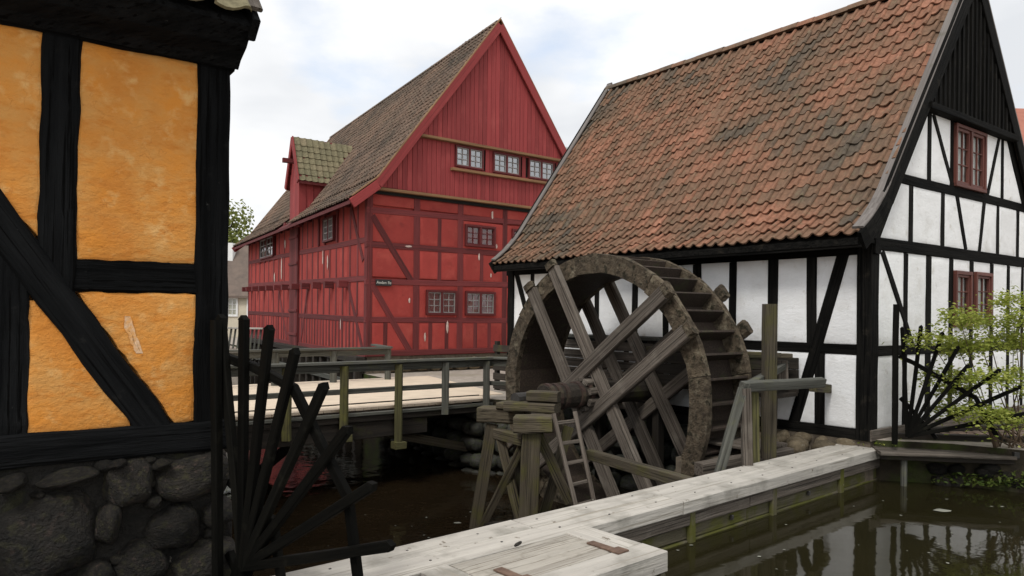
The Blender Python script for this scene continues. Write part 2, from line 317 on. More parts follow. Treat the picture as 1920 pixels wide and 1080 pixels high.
def pillow(name, poly, to3, n, m, parent, th=.03, edge=.03, step=.15, jit=.004, bulge=.006):
    """plaster infill: outline densified and wobbly, edges rounded back, centre proud by th. poly in 2d, to3 maps 2d->3d"""
    if len(poly) < 3: return None
    if area(poly) < 0: poly = poly[::-1]
    P = []
    for i in range(len(poly)):
        p, q = V(poly[i]), V(poly[(i + 1) % len(poly)]); k = max(1, int((q - p).length / step))
        for j in range(k): P.append(p.lerp(q, j / k) + V((random.uniform(-jit, jit), random.uniform(-jit, jit))))
    n_ = len(P); c = sum(P, V((0, 0))) / n_
    inn = []
    for i in range(n_):
        e1 = (P[i] - P[i - 1]); e2 = (P[(i + 1) % n_] - P[i])
        nn = V((-e1.y, e1.x)).normalized() + V((-e2.y, e2.x)).normalized()
        nn = nn.normalized() if nn.length > 1e-4 else V((0, 0)); inn.append(nn)
    sd = random.uniform(0, 50)
    hf = lambda q: th * (1 + .0) + noise.noise(V((q.x * 2.2, q.y * 2.2, sd))) * bulge
    vs, fs = [], []
    for (e, h) in ((-.014, 0), (-.006, .85), (edge * .4, 1.)):
        for i in range(n_):
            q = P[i] + inn[i] * e; vs.append(to3(*q) + V(n) * hf(q) * h)
    base = [P[i] + inn[i] * edge * .4 for i in range(n_)]; sc = (.8, .6, .4, .2)
    for k in sc:
        for q in base:
            q2 = c + (q - c) * k; vs.append(to3(*q2) + V(n) * hf(q2))
    nr = 3 + len(sc)
    for r in range(nr - 1):
        for i in range(n_):
            a, b = r * n_ + i, r * n_ + (i + 1) % n_
            fs.append((a, b, b + n_, a + n_))
    vs.append(to3(*c) + V(n) * hf(c)); k = len(vs) - 1
    for i in range(n_): fs.append(((nr - 1) * n_ + i, (nr - 1) * n_ + (i + 1) % n_, k))
    a, b, c3 = (vs[j] for j in fs[-1])
    if (b - a).cross(c3 - a).dot(V(n)) < 0: fs = [f[::-1] for f in fs]
    o = abs_mesh(name, vs, fs, m, parent, True)
    o.data.polygons.foreach_set('use_smooth', [q >= 2 * n_ for q in range(len(fs))])
    return o
def stone_mesh(name, sub=2, seed=0, rough=.22):
    bm = bmesh.new(); bmesh.ops.create_icosphere(bm, subdivisions=sub, radius=1)
    for v in bm.verts:
        d = noise.noise(v.co * 1.1 + V((seed * 7.3, seed, 3))) * rough + noise.noise(v.co * 2.6 + V((seed, 5, seed * 3))) * rough * .4
        c = v.co.copy()
        sq = max(abs(c.x), abs(c.y), abs(c.z)); v.co = c * (1 + d) * (1 - .35 * (1 - sq)) ** -1 * .9
    me = bpy.data.meshes.new(name); bm.to_mesh(me); bm.free()
    me.polygons.foreach_set('use_smooth', [True] * len(me.polygons))
    return me
STONES = [stone_mesh('stone', 2, i) for i in range(5)]
BIGSTONES = [stone_mesh('boulder', 3, i + 9, .25) for i in range(5)]
SM = {}
def stone(name, c, r, m, parent, big=False, rot=None, i=None):
    i = random.randrange(5) if i is None else i
    key = (big, i, m)
    if key not in SM:
        me = (BIGSTONES if big else STONES)[i].copy(); me.materials.append(M[m]); SM[key] = me
    rot = rot if rot is not None else Matrix.Rotation(random.uniform(0, 6.28), 4, 'Z')
    return mesh(name, None, None, m, parent, Matrix.Translation(V(c)) @ rot @ Matrix.Diagonal((*r, 1)), me=SM[key])
def tile_verts(w, L, h=.022, nc=7, lip=.016, lift=.03):
    vs, fs = [], []
    xs = [0, .14, .32, .5, .66, .78, .88, .95, 1.] if nc >= 8 else [0, .2, .45, .66, .8, .92, 1.]; nc = len(xs)
    key = ((0, .15), (.14, -.25), (.32, -.5), (.5, -.3), (.66, .3), (.78, 1.), (.88, 1.15), (.95, .9), (1.01, .1))
    def prof(t):
        for (a, p), (b, q) in zip(key[:-1], key[1:]):
            if t <= b: return h * (p + (q - p) * (t - a) / (b - a))
        return h * .1
    for k, (y, dz) in enumerate(((0, lift), (L, 0))):
        for t in xs: vs.append(((t - .5) * w * 1.1, y - (.012 * math.sin(math.pi * t) if k == 0 else 0), prof(t) + dz))
    for t in xs: vs.append(((t - .5) * w * 1.1, -.010 * math.sin(math.pi * t), prof(t) + lift - lip))
    for i in range(nc - 1):
        fs.append((i, i + 1, nc + i + 1, nc + i)); fs.append((2 * nc + i, 2 * nc + i + 1, i + 1, i))
    return [V(v) for v in vs], fs
def tile_frames(O, along, prof2d, hdir, n_along, cover, gauge, start=0.):
    """profile polyline (horizontal, z) from eave to ridge; yields frames (matrix) for every tile"""
    al = V(along).normalized(); out = []
    segs = []
    for a, b in zip(prof2d[:-1], prof2d[1:]):
        segs.append((V(a), V(b), (V(b) - V(a)).length))
    tot = sum(s[2] for s in segs); s = 0.; row = 0
    while s < tot - .2:
        r = s
        for (a, b, l) in segs:
            if r <= l: break
            r -= l
        p = a.lerp(b, r / l); d = (b - a) / l
        up = (V(hdir) * d.x + V((0, 0, d.y))).normalized()
        for c in range(n_along):
            pos = V(O) + al * ((c + .5) * cover + start) + V(hdir) * p.x + V((0, 0, p.y))
            nrm = al.cross(up)
            if nrm.z < 0: nrm = -nrm
            out.append((frame(pos, up.cross(nrm), nrm), row, c))
        s += gauge; row += 1
    return out
def jitter_frame(f, a=.02, t=.006):
    return f @ Matrix.Translation((random.uniform(-t, t), random.uniform(-t, t), random.uniform(0, t * .8))) @ Matrix.Rotation(random.gauss(0, a), 4, 'Z') @ Matrix.Rotation(random.gauss(0, a * .8), 4, 'X') @ Matrix.Rotation(random.gauss(0, a), 4, 'Y')
def tile_mass(name, frames, tv, m, parent):
    vs, fs = [], []
    for f in frames:
        k = len(vs); vs += [f @ v for v in tv[0]]; fs += [tuple(k + i for i in q) for q in tv[1]]
    o = mesh(name, vs, fs, m, parent, smooth=False); o['kind'] = 'stuff'
    return o
class House:
    """plan frame: corner C, u along the gable (B), v along the long side (A); not forced to be square"""
    def __init__(s, C, A, B):
        s.C = V((C[0], C[1], 0)); s.A = V((*A, 0)).normalized(); s.B = V((*B, 0)).normalized()
        s.ng = V((s.B.y, -s.B.x, 0)); s.ns = V((-s.A.y, s.A.x, 0))
        if s.ng.y > 0: s.ng = -s.ng
        if s.ns.dot(s.B) > 0: s.ns = -s.ns
    def g(s, u, z, off=0): return s.C + s.B * u + V((0, 0, z)) + s.ng * off
    def s_(s, v, z, off=0): return s.C + s.A * v + V((0, 0, z)) + s.ns * off
    def P(s, u, v, z): return s.C + s.B * u + s.A * v + V((0, 0, z))
def timber(H, face, name, a0, z0, a1, z1, w, m, parent, off=.0, d=.12, jit=.004, bow=0.):
    f, n = (H.g, H.ng) if face == 'g' else (H.s_, H.ns)
    return beam(name, f(a0, z0, off - d / 2), f(a1, z1, off - d / 2), w, d, m, parent, n, None, jit, .008, 1., bow)
def window(H, face, a0, a1, z0, z1, off, ncas, cols, rows, mf, mb, mg, parent, curtain=None, name='window', fw=.05, bw=.018, cw=.035):
    f, n = (H.g, H.ng) if face == 'g' else (H.s_, H.ns)
    def b(nm, p, q, w, d, par, o, m): return beam(nm, f(*p, o), f(*q, o), w, d, m, par, n, 1, .001, .004)
    am = (a0 + a1) / 2
    back = [f(a0, z0, off - .16), f(a1, z0, off - .16), f(a1, z1, off - .16), f(a0, z1, off - .16), f(a0, z0, off - .05), f(a1, z0, off - .05), f(a1, z1, off - .05), f(a0, z1, off - .05)]
    w = abs_mesh(name, back, [(0, 1, 2, 3), (0, 1, 5, 4), (1, 2, 6, 5), (2, 3, 7, 6), (3, 0, 4, 7)], 'inside', parent)
    h = fw / 2
    b('frame', (a0, z0 + h), (a1, z0 + h), fw, .09, w, off, mf); b('frame', (a0, z1 - h), (a1, z1 - h), fw, .09, w, off, mf)
    b('frame', (a0 + h, z0 + fw), (a0 + h, z1 - fw), fw, .088, w, off, mf); b('frame', (a1 - h, z0 + fw), (a1 - h, z1 - fw), fw, .088, w, off, mf)
    W = (a1 - a0 - 2 * fw); e = W / ncas
    for i in range(1, ncas): b('mullion', (a0 + fw + e * i, z0 + fw), (a0 + fw + e * i, z1 - fw), fw * 1.1, .086, w, off, mf)
    for i in range(ncas):
        x0 = a0 + fw + e * i + (fw * .55 if i else 0); x1 = a0 + fw + e * (i + 1) - (fw * .55 if i < ncas - 1 else 0)
        y0, y1 = z0 + fw, z1 - fw
        b('casement', (x0, y0 + cw / 2), (x1, y0 + cw / 2), cw, .05, w, off - .004, mb); b('casement', (x0, y1 - cw / 2), (x1, y1 - cw / 2), cw, .05, w, off - .004, mb)
        b('casement', (x0 + cw / 2, y0 + cw), (x0 + cw / 2, y1 - cw), cw, .048, w, off - .004, mb); b('casement', (x1 - cw / 2, y0 + cw), (x1 - cw / 2, y1 - cw), cw, .048, w, off - .004, mb)
        X0, X1, Y0, Y1 = x0 + cw, x1 - cw, y0 + cw, y1 - cw
        for c in range(1, cols): q = X0 + (X1 - X0) * c / cols; b('glazing_bar', (q, Y0), (q, Y1), bw, .03, w, off - .004, mb)
        for r in range(1, rows): q = Y0 + (Y1 - Y0) * r / rows; b('glazing_bar', (X0, q), (X1, q), bw, .026, w, off - .004, mb)
        for c in range(cols):
            for r in range(rows):
                p0, p1 = X0 + (X1 - X0) * c / cols, X0 + (X1 - X0) * (c + 1) / cols; q0, q1 = Y0 + (Y1 - Y0) * r / rows, Y0 + (Y1 - Y0) * (r + 1) / rows
                t = [random.uniform(-.003, .003) for _ in range(4)]
                abs_mesh('pane', [f(p0, q0, off - .015 + t[0]), f(p1, q0, off - .015 + t[1]), f(p1, q1, off - .015 + t[2]), f(p0, q1, off - .015 + t[3])], [(0, 1, 2), (0, 2, 3)], mg, w)
        if curtain:
            for (k0, k1, zb) in curtain:
                vs, fs = [], []; n_ = 8
                for j in range(n_ + 1):
                    q = x0 + (x1 - x0) * (k0 + (k1 - k0) * j / n_); o_ = off - .085 + .012 * (j % 2)
                    vs += [f(q, z0 + (z1 - z0) * zb, o_), f(q, z1 - fw, o_)]
                for j in range(n_): fs.append((2 * j, 2 * j + 2, 2 * j + 3, 2 * j + 1))
                abs_mesh('curtain', vs, fs, 'curtain', w)
    return w

# ================================================================== SETTING
HOLE = [(-7, 3.2), (16, 3.2), (16, 5.8), (9, 7.6), (6.6, 8.75), (5.7, 9.35), (4.9, 9.55), (4.72, 9.75), (0.0, 15.6), (.35, 14.2), (.05, 13.62), (-.55, 13.85), (-3.75, 19.0), (-12.4, 33.6), (-20, 46), (-26, 46), (-14, 24), (-8.2, 12.6), (-7, 9)]
OUT = [(-500, -120), (500, -120), (500, 900), (-500, 900)]
pts = [V((x, y, 0)) for x, y in OUT]; hol = [V((x, y, 0)) for x, y in HOLE]
tri = tessellate_polygon([pts, hol[::-1]])
o = mesh('ground', pts + hol[::-1], [tuple(t) for t in tri], 'gravel'); tag(o, kind='structure')
me = o.data
bm = bmesh.new(); bm.from_mesh(me)
for f in bm.faces:
    f.normal_update()
    if f.normal.z < 0: f.normal_flip()
bm.to_mesh(me); bm.free()
vs = [V((x, y, 0)) for x, y in HOLE] + [V((x, y, -1.9)) for x, y in HOLE]; n_ = len(HOLE)
o = mesh('bank_wall', vs, [(i, (i + 1) % n_, (i + 1) % n_ + n_, i + n_) for i in range(n_)], 'earth'); tag(o, kind='structure')
o = mesh('stream', [(-40, 3, -1.4), (10, 3, -1.4), (10, 60, -1.4), (-40, 60, -1.4)], [(0, 1, 2, 3)], 'stream'); tag(o, kind='structure')
o = mesh('pond', [(-3.05, 3.1, -.53), (18, 3.1, -.53), (18, 9.8, -.53), (5.1, 10.1, -.53)], [(0, 1, 2, 3)], 'pond'); tag(o, kind='structure')

# ================================================================== WHITE MILL HOUSE
Hw = House((4.7737, 9.557), (-.62329, .78199), (.80931, .58738))
LW, WWd, APX = 7.80, 5.86, 7.05
mh = thing('half_timbered_mill', 'white plastered half-timbered mill house with black beams and steep red pantile roof', 'house', Hw.C)
hb = WWd / 2
# inner core so that nothing shows through
e = .055
core = [Hw.P(e, e, 0), Hw.P(WWd - e, e, 0), Hw.P(WWd - e, LW - e, 0), Hw.P(e, LW - e, 0), Hw.P(e, e, 2.6), Hw.P(WWd - e, e, 2.6), Hw.P(WWd - e, LW - e, 2.6), Hw.P(e, LW - e, 2.6), Hw.P(hb, e, 6.75), Hw.P(hb, LW - e, 6.75)]
abs_mesh('wall', core, [(0, 1, 5, 8, 4), (3, 7, 9, 6, 2), (0, 4, 7, 3), (1, 2, 6, 5), (4, 8, 9, 7), (5, 6, 9, 8)], 'white', mh)
found = [Hw.P(-.02, -.02, z) for z in (-1.9, -.02)]
abs_mesh('foundation', [Hw.P(.0, .0, -1.9), Hw.P(WWd, 0, -1.9), Hw.P(WWd, LW, -1.9), Hw.P(0, LW, -1.9), Hw.P(0, 0, .0), Hw.P(WWd, 0, .0), Hw.P(WWd, LW, 0), Hw.P(0, LW, 0)], [(0, 1, 5, 4), (1, 2, 6, 5), (2, 3, 7, 6), (3, 0, 4, 7)], 'mortar2', mh)
T = 'tarwall'
def wt(face, name, *a, **k): return timber(Hw, face, name, *a, T, mh, **k)
# front (long) wall
SW = .14
studs_up = [(.77, .92), (1.38, 1.55), (2.08, 2.22), (2.74, 2.90), (3.40, 3.53), (4.10, 4.24), (5.05, 5.17), (6.0, 6.12), (6.95, 7.07)]
studs_lo = [(.64, .79), (1.45, 1.58), (2.1, 2.22), (2.8, 2.92), (3.5, 3.62), (4.3, 4.42), (5.1, 5.2), (6.0, 6.1), (6.9, 7.0)]
beam('corner_post', Hw.s_(.095, -.02, -.08), Hw.s_(.09, 2.6, -.08), .20, .22, T, mh, Hw.ns, 6, .006, .012)
beam('corner_post', Hw.s_(LW - .1, -.02, -.08), Hw.s_(LW - .1, 2.6, -.08), .20, .22, T, mh, Hw.ns, 6, .006, .012)
wt('s', 'sill_beam', -.02, .05, LW + .02, .05, .15, d=.14, off=.012)
wt('s', 'rail', .2, 1.19, LW - .2, 1.19, .14, off=.004)
wt('s', 'wall_plate', -.05, 2.57, LW + .05, 2.57, .2, d=.16, off=.014)
for (a, b) in studs_up: wt('s', 'stud', (a + b) / 2, 1.26, (a + b) / 2 + random.uniform(-.02, .02), 2.47, b - a, bow=random.uniform(-.01, .01))
for (a, b) in studs_lo: wt('s', 'stud', (a + b) / 2, .125, (a + b) / 2, 1.12, b - a)
wt('s', 'brace', .39, 2.50, 1.10, .08, .17, off=.009)
wt('s', 'brace', 7.52, 2.50, 6.98, 1.22, .14, off=.009)
edges = [.19] + [x for s in studs_up for x in s] + [LW - .2]
for i in range(0, len(edges), 2): pillow('plaster_panel', [(edges[i], 1.26), (edges[i + 1], 1.26), (edges[i + 1], 2.47), (edges[i], 2.47)], lambda x, y: Hw.s_(x, y, -.05), Hw.ns, 'white', mh, .043, .03, .2)
edges = [.19] + [x for s in studs_lo for x in s] + [LW - .2]
for i in range(0, len(edges), 2): pillow('plaster_panel', [(edges[i], .125), (edges[i + 1], .125), (edges[i + 1], 1.12), (edges[i], 1.12)], lambda x, y: Hw.s_(x, y, -.05), Hw.ns, 'white', mh, .043, .03, .2)
# gable wall
rk = lambda z: (z - 2.72) / (APX - 2.72) * hb       # u of the rake at height z
def gclip(poly):
    p = clip(poly, -(APX - 2.72), hb, 2.72 * hb - .0)         # left rake
    p = clip(p, (APX - 2.72), hb, 2.72 * hb + (APX - 2.72) * WWd)
    return p
beam('corner_post', Hw.g(.215 * .5 - .02, 0, -.07), Hw.g(.215 * .5 - .02, 2.6, -.07), .18, .13, T, mh, Hw.ng, 6, .004, .01)
beam('corner_post', Hw.g(WWd - .1, 0, -.07), Hw.g(WWd - .1, 2.6, -.07), .2, .16, T, mh, Hw.ng, 6, .004, .01)
beam('sill_beam', Hw.g(-.02, .055, -.05), Hw.g(WWd, .055, -.05), .15, .16, 'wood', mh, Hw.ng)
glow = [(.87, .99), (1.53, 1.70), (2.27, 2.41), (2.99, 3.12), (3.75, 3.88), (4.43, 4.55), (5.04, 5.15)]
for i, (a, b) in enumerate(glow):
    wt('g', 'stud', (a + b) / 2, .13, (a + b) / 2, 1.11, b - a); wt('g', 'stud', (a + b) / 2, 1.24, (a + b) / 2, 2.53, b - a)
wt('g', 'rail', .17, 1.175, WWd - .2, 1.175, .14, off=.004)
wt('g', 'rail', -.03, 2.62, WWd + .03, 2.62, .17, off=.01, d=.14)
wt('g', 'rail', .62, 3.57, WWd - .62, 3.57, .14, off=.006)
wt('g', 'brace', .27, 2.52, 1.19, 1.17, .10, off=.008); wt('g', 'brace', WWd - .25, 2.52, WWd - 1.15, 1.17, .10, off=.008)
edges = [.17] + [x for s in glow for x in s] + [WWd - .2]
WIN_LO = {(2.41, 2.99): (1.50, 2.36), (3.12, 3.75): (1.55, 2.37)}
to3g = lambda x, y: Hw.g(x, y, -.05)
for i in range(0, len(edges), 2):
    a, b = edges[i], edges[i + 1]
    pillow('plaster_panel', [(a, .13), (b, .13), (b, 1.11), (a, 1.11)], to3g, Hw.ng, 'white', mh, .043, .03, .2)
    wz = WIN_LO.get((a, b))
    if wz:
        pillow('plaster_panel', [(a, 1.24), (b, 1.24), (b, wz[0]), (a, wz[0])], to3g, Hw.ng, 'white', mh, .043, .03, .2)
        pillow('plaster_panel', [(a, wz[1]), (b, wz[1]), (b, 2.54), (a, 2.54)], to3g, Hw.ng, 'white', mh, .043, .03, .2)
        window(Hw, 'g', a + .005, b - .005, wz[0], wz[1], .0, 1, 2, 3, 'frame_rb', 'frame_rb', 'glass', mh, [(0, .3, .1), (.72, 1, .1)], fw=.055, cw=.04)
    else:
        pillow('plaster_panel', [(a, 1.24), (b, 1.24), (b, 2.54), (a, 2.54)], to3g, Hw.ng, 'white', mh, .043, .03, .2)
gup1 = [(1.0, 1.12), (1.98, 2.10), (3.98, 4.09), (4.80, 4.92)]
for (a, b) in gup1: wt('g', 'stud', (a + b) / 2, 2.705, (a + b) / 2, 3.50, b - a)
wt('g', 'brace', 2.50, 3.52, 2.83, 2.70, .10, off=.006); wt('g', 'brace', 3.49, 3.52, 3.32, 2.70, .10, off=.006)
edges = [-.1] + [x for s in gup1 for x in s] + [WWd + .1]
for i in range(0, len(edges), 2): pillow('plaster_panel', gclip([(edges[i], 2.705), (edges[i + 1], 2.705), (edges[i + 1], 3.50), (edges[i], 3.50)]), to3g, Hw.ng, 'white', mh, .043, .03, .2)
gup2 = [(1.54, 1.65), (2.27, 2.37), (3.47, 3.57), (4.14, 4.25)]
for (a, b) in gup2: wt('g', 'stud', (a + b) / 2, 3.64, (a + b) / 2, 4.62, b - a)
wt('g', 'brace', 1.70, 4.62, 2.36, 3.62, .09, off=.006); wt('g', 'brace', 4.04, 4.62, 3.60, 3.62, .09, off=.006)
edges = [.5] + [x for s in gup2 for x in s] + [WWd - .5]
for i in range(0, len(edges), 2):
    if abs(edges[i] - 2.37) < .01: continue
    pillow('plaster_panel', gclip([(edges[i], 3.64), (edges[i + 1], 3.64), (edges[i + 1], 4.63), (edges[i], 4.63)]), to3g, Hw.ng, 'white', mh, .043, .03, .2)
window(Hw, 'g', 2.375, 3.465, 3.645, 4.60, .0, 2, 2, 3, 'frame_rb', 'frame_rb', 'glass', mh, [(0, .48, .02), (.52, 1, .02)], fw=.05, cw=.045)
for sgn in (0, 1):   # rafters visible on the gable
    U = (lambda u: WWd - u) if sgn else (lambda u: u)
    wt('g', 'rafter', U(.02), 2.62, U(hb - .02), APX - .18, .20, off=.012, d=.12)
# boarded top of the gable: beam, boards and battens
beam('gable_beam', Hw.g(1.37, 4.67, .05), Hw.g(WWd - 1.37, 4.67, .05), .10, .16, T, mh, Hw.ng)
u = 1.22
while u < WWd - 1.2:
    z1 = 2.72 + (APX - 2.72) * min(u, WWd - u, hb) / hb - .05
    if z1 > 4.75:
        beam('gable_board', Hw.g(u, 4.70, .035), Hw.g(u, z1, .035), .148, .03, T, mh, Hw.ng, 1, .003, .004)
        beam('batten', Hw.g(u + .075, 4.72, .062), Hw.g(u + .075, z1 - .02, .062), .05, .028, T, mh, Hw.ng, 1, .003, .004)
    u += .15
# roof
PROF = [(-.40, 2.70)]
for k_ in range(7):      # the slope sprockets out gently at the eave
    a_ = R(36 + 2.6 * k_); PROF.append((PROF[-1][0] + .13 * math.cos(a_), PROF[-1][1] + .13 * math.sin(a_)))
PROF.append((hb, APX + .06))
nh = Hw.B
RO = Hw.P(0, -.03, 0); RLEN = LW + .03
Su = [V((p[0], p[1])) for p in PROF]
def deck(H, prof, W_, va, vb, d0, d1, m0, m1, parent):
    k = len(prof)
    for side in (0, 1):
        vs = [H.P(u if not side else W_ - u, v, z - d) for v in (va, vb) for d in (d0, d1) for (u, z) in prof]
        fs = []
        for i in range(k - 1):
            fs += [(i, i + 1, 2 * k + i + 1, 2 * k + i), (k + i, 3 * k + i, 3 * k + i + 1, k + i + 1), (i, k + i, k + i + 1, i + 1), (2 * k + i, 2 * k + i + 1, 3 * k + i + 1, 3 * k + i)]
        fs.append((0, 2 * k, 3 * k, k))
        abs_mesh('roof_deck', vs, fs, m1 if side else m0, parent)
deck(Hw, PROF, WWd, -.02, LW - .01, .05, .13, T, 'tileb_i', mh)
tv = tile_verts(.2, .32, h=.034, nc=8, lift=.034, lip=.022)
ncol = int(round(RLEN / .198))
fr = tile_frames(RO, Hw.A, PROF, nh, ncol, RLEN / ncol, .243)
eye = V((0, 0, 1.6))
fr.sort(key=lambda f: (f[0].translation - eye).length)
tme = None
near = []
for i, (f, r, c) in enumerate(fr):
    slip = -random.uniform(.02, .06) if random.random() < .035 else 0
    jf = jitter_frame(f @ Matrix.Translation((0, slip, .006 * math.sin(c * .5) + .025 * noise.noise(V((r * .22, c * .16, 4))))), .028, .008)
    if i < 300:
        if tme is None:
            tme = bpy.data.meshes.new('tile'); tme.from_pydata([tuple(v) for v in tv[0]], [], tv[1]); tme.materials.append(M['tile']); tme.update()
        mesh('tile', None, None, 'tile', mh, jf, me=tme)
    else: near.append(jf)
tile_mass('tile_field', near, tv, 'tile_i', mh)
for i in range(24):   # ridge tiles
    vs, fs = [], []
    L = RLEN / 24
    for k in range(2):
        for j in range(7):
            a = math.pi * j / 6; rr = .138 - .006 * k
            vs.append((k * (L + .04), math.cos(a) * rr, math.sin(a) * rr * .9))
    for j in range(6): fs.append((j, j + 7, j + 8, j + 1))
    mesh('ridge_tile', vs, fs, 'tile', mh, frame(Hw.P(hb, -.06 + i * L, APX + .0 + random.uniform(-.008, .008)), Hw.A, (0, 0, 1)), True)
for (vv, nn) in ((-.075, 'g'), (LW + .03, 'f')):
    for side in (0, 1):
        U = (lambda u: WWd - u) if side else (lambda u: u)
        Q = [Hw.P(U(u), vv, z) for (u, z) in PROF]
        dn = V((0, 0, -.08)); up = V((0, 0, .10)); ii = Hw.A * (.05 if vv < 0 else -.05)
        for a, b in zip(Q[:-1], Q[1:]):
            sl1 = (b - a).cross(Hw.A); sl1 = sl1 if sl1.z > 0 else -sl1; ns = 1 if (b - a).length < 1 else 3; x_ = (b - a).normalized() * .02
            beam('bargeboard', a + dn - x_, b + dn + x_, .26, .05, T, mh, Hw.ng, ns, .003); beam('wind_board', a + up + ii - x_, b + up + ii + x_, .155, .035, 'wind', mh, sl1, ns, .003)
beam('eave_board', Hw.s_(-.04, 2.63, .19), Hw.s_(LW, 2.63, .19), .40, .05, T, mh, (0, 0, 1), 4)
beam('fascia_board', Hw.s_(-.04, 2.59, .365), Hw.s_(LW, 2.59, .365), .12, .04, T, mh, Hw.ns, 6, .003)
for i, v in enumerate([.35, .62, .9, 1.2, 1.5, 1.75]):
    for k in range(2): stone('foundation_stone', Hw.s_(v + random.uniform(-.05, .05), -.11 - .17 * k, .02), (.15, .09, .10), 'stone2', mh)

# ================================================================== RED HOUSE
S = 19.2 / 18.5
Hr = House((-3.88536, 19.2), (-.51456, .85746), (.79010, .61298))
def rz(z): return 1.6 + (z - 1.6) * S
rh = thing('red_timber_frame_house', 'large red half-timbered house with boarded gable and brown pantile roof', 'house', Hr.C)
RH, RL, RW = rz(4.72), 15.25 * S, 8.08 * S
rhb = RW / 2; RAP = rz(10.0); RB = rz(.5)
core = [Hr.P(e, e, RB), Hr.P(RW - e, e, RB), Hr.P(RW - e, RL - e, RB), Hr.P(e, RL - e, RB), Hr.P(e, e, RH), Hr.P(RW - e, e, RH), Hr.P(RW - e, RL - e, RH), Hr.P(e, RL - e, RH), Hr.P(rhb, e, RAP - .25), Hr.P(rhb, RL - e, RAP - .25)]
abs_mesh('wall', core, [(0, 1, 5, 8, 4), (3, 7, 9, 6, 2), (0, 4, 7, 3), (1, 2, 6, 5), (4, 8, 9, 7), (5, 6, 9, 8)], 'redp', rh)
abs_mesh('plinth', [Hr.P(.04, .04, -1.9), Hr.P(RW, .04, -1.9), Hr.P(RW, RL, -1.9), Hr.P(.04, RL, -1.9), Hr.P(.04, .04, RB), Hr.P(RW, .04, RB), Hr.P(RW, RL, RB), Hr.P(.04, RL, RB)], [(0, 1, 5, 4), (1, 2, 6, 5), (2, 3, 7, 6), (3, 0, 4, 7)], 'mortar2', rh)
def rt(face, name, a0, z0, a1, z1, w, **k): return timber(Hr, face, name, a0 * S, rz(z0), a1 * S, rz(z1), w * S, 'redt', rh, **k)
# gable: rails
for (z0, z1, off) in ((4.29, 4.44, .004), (3.40, 3.43, .004), (2.44, 2.56, .006), (1.46, 1.44, .004), (.58, .58, .01)):
    rt('g', 'rail' if z0 > .6 else 'sill_beam', -.02, z0, 8.08, z1 + .02, .15, off=off)
for (a, z0, z1, w) in ((.08, .6, 4.75, .16), (1.47, .6, 4.75, .19), (2.88, .6, 4.75, .19), (4.45, .6, 4.75, .17), (6.0, .6, 4.75, .18), (7.98, .6, 4.75, .18)):
    rt('g', 'post', a, z0, a, z1, w, off=.002)
for (a, z0, z1) in ((2.19, 3.48, 4.25), (2.19, 2.55, 3.36), (3.62, 2.57, 3.36), (5.2, 2.57, 3.36), (.55, .65, 1.38), (1.92, .65, 1.38), (2.45, .65, 1.38), (3.42, .65, 1.38), (3.91, .65, 1.38), (5.1, .65, 1.38)):
    rt('g', 'stud', a, z0, a, z1, .125)
rt('g', 'brace', .14, 4.15, 1.32, 2.5, .17, off=.008); rt('g', 'brace', .16, 2.36, 1.30, .6, .17, off=.008)
gp = [.16, 1.375, 1.565, 2.785, 2.975, 4.365, 4.535, 5.91, 6.09, 7.89]
GW = {(2.975, 3): (3.02, 4.08, 3.56, 4.18), (4.535, 3): (4.70, 5.76, 3.56, 4.18), (1.565, 1): (1.77, 2.76, 1.60, 2.28), (2.975, 1): (3.05, 4.10, 1.60, 2.28)}
rows = [(.65, 1.38), (1.52, 2.42), (2.58, 3.34), (3.49, 4.26), (4.45, 4.72)]
tg = lambda x, y: Hr.g(x * S, rz(y), -.05)
def pn(a, b, c, d): pillow('plaster_panel', [(a, c), (b, c), (b, d), (a, d)], tg, Hr.ng, 'redp', rh, .042, .03, .4)
for i in range(0, len(gp), 2):
    for k, (z0, z1) in enumerate(rows):
        w = GW.get((gp[i], k))
        if w:
            pn(gp[i], w[0], z0, z1); pn(w[1], gp[i + 1], z0, z1); pn(w[0], w[1], z0, w[2]); pn(w[0], w[1], w[3], z1)
            window(Hr, 'g', w[0] * S, w[1] * S, rz(w[2]), rz(w[3]), .01, 2, 2, 3, 'frame_rd', 'bar_g' if k == 1 else 'frame_rd', 'glass', rh, [(0, 1, .0)] if k == 1 and gp[i] > 2 else ([(.05, .95, .1)] if k == 1 else None), fw=.06, cw=.03, bw=.025)
        else: pn(gp[i], gp[i + 1], z0, z1)
# boarded gable, slightly jettied
rkz = lambda u: RH + (RAP - RH) * min(u, RW - u) / rhb
u = .06
GB = .085
attic = [(2.60, 3.56), (3.90, 4.90), (5.22, 6.24)]
az0, az1 = rz(5.74), rz(6.34)
zs1, zs2 = rz(4.90), rz(6.42)
while u < RW - .05:
    w = .155
    def board(z0, z1, off):
        if z1 - z0 > .05: beam('gable_board', Hr.g(u + w / 2, z0, off), Hr.g(u + w / 2, z1, off), w - .008, .03 + random.uniform(-.004, .006), 'redb', rh, Hr.ng, 1, .001, .006)
    top = rkz(u + w / 2) + .02
    um = (u + w / 2) / S
    inwin = any(a - .03 < um < b + .03 for a, b in attic)
    if top > zs1:
        if inwin:
            board(zs1, az0, GB); board(az1, min(top, zs2), GB)
        else: board(zs1, min(top, zs2), GB)
        if top > zs2: board(zs2, top, GB + .06)
    u += w
for (a, b) in attic:
    window(Hr, 'g', a * S, b * S, az0, az1, GB + .015, 2, 2, 3, 'frame_rd', 'bar_g', 'glass_sky', rh, None, fw=.05, cw=.03, bw=.022)
def strip(u0, u1, z0, z1, off): beam('drip_board', Hr.g(u0 * S, rz(z0), off), Hr.g(u1 * S, rz(z1), off), .075, .16, 'strip', rh, Hr.ng, 6, .003)
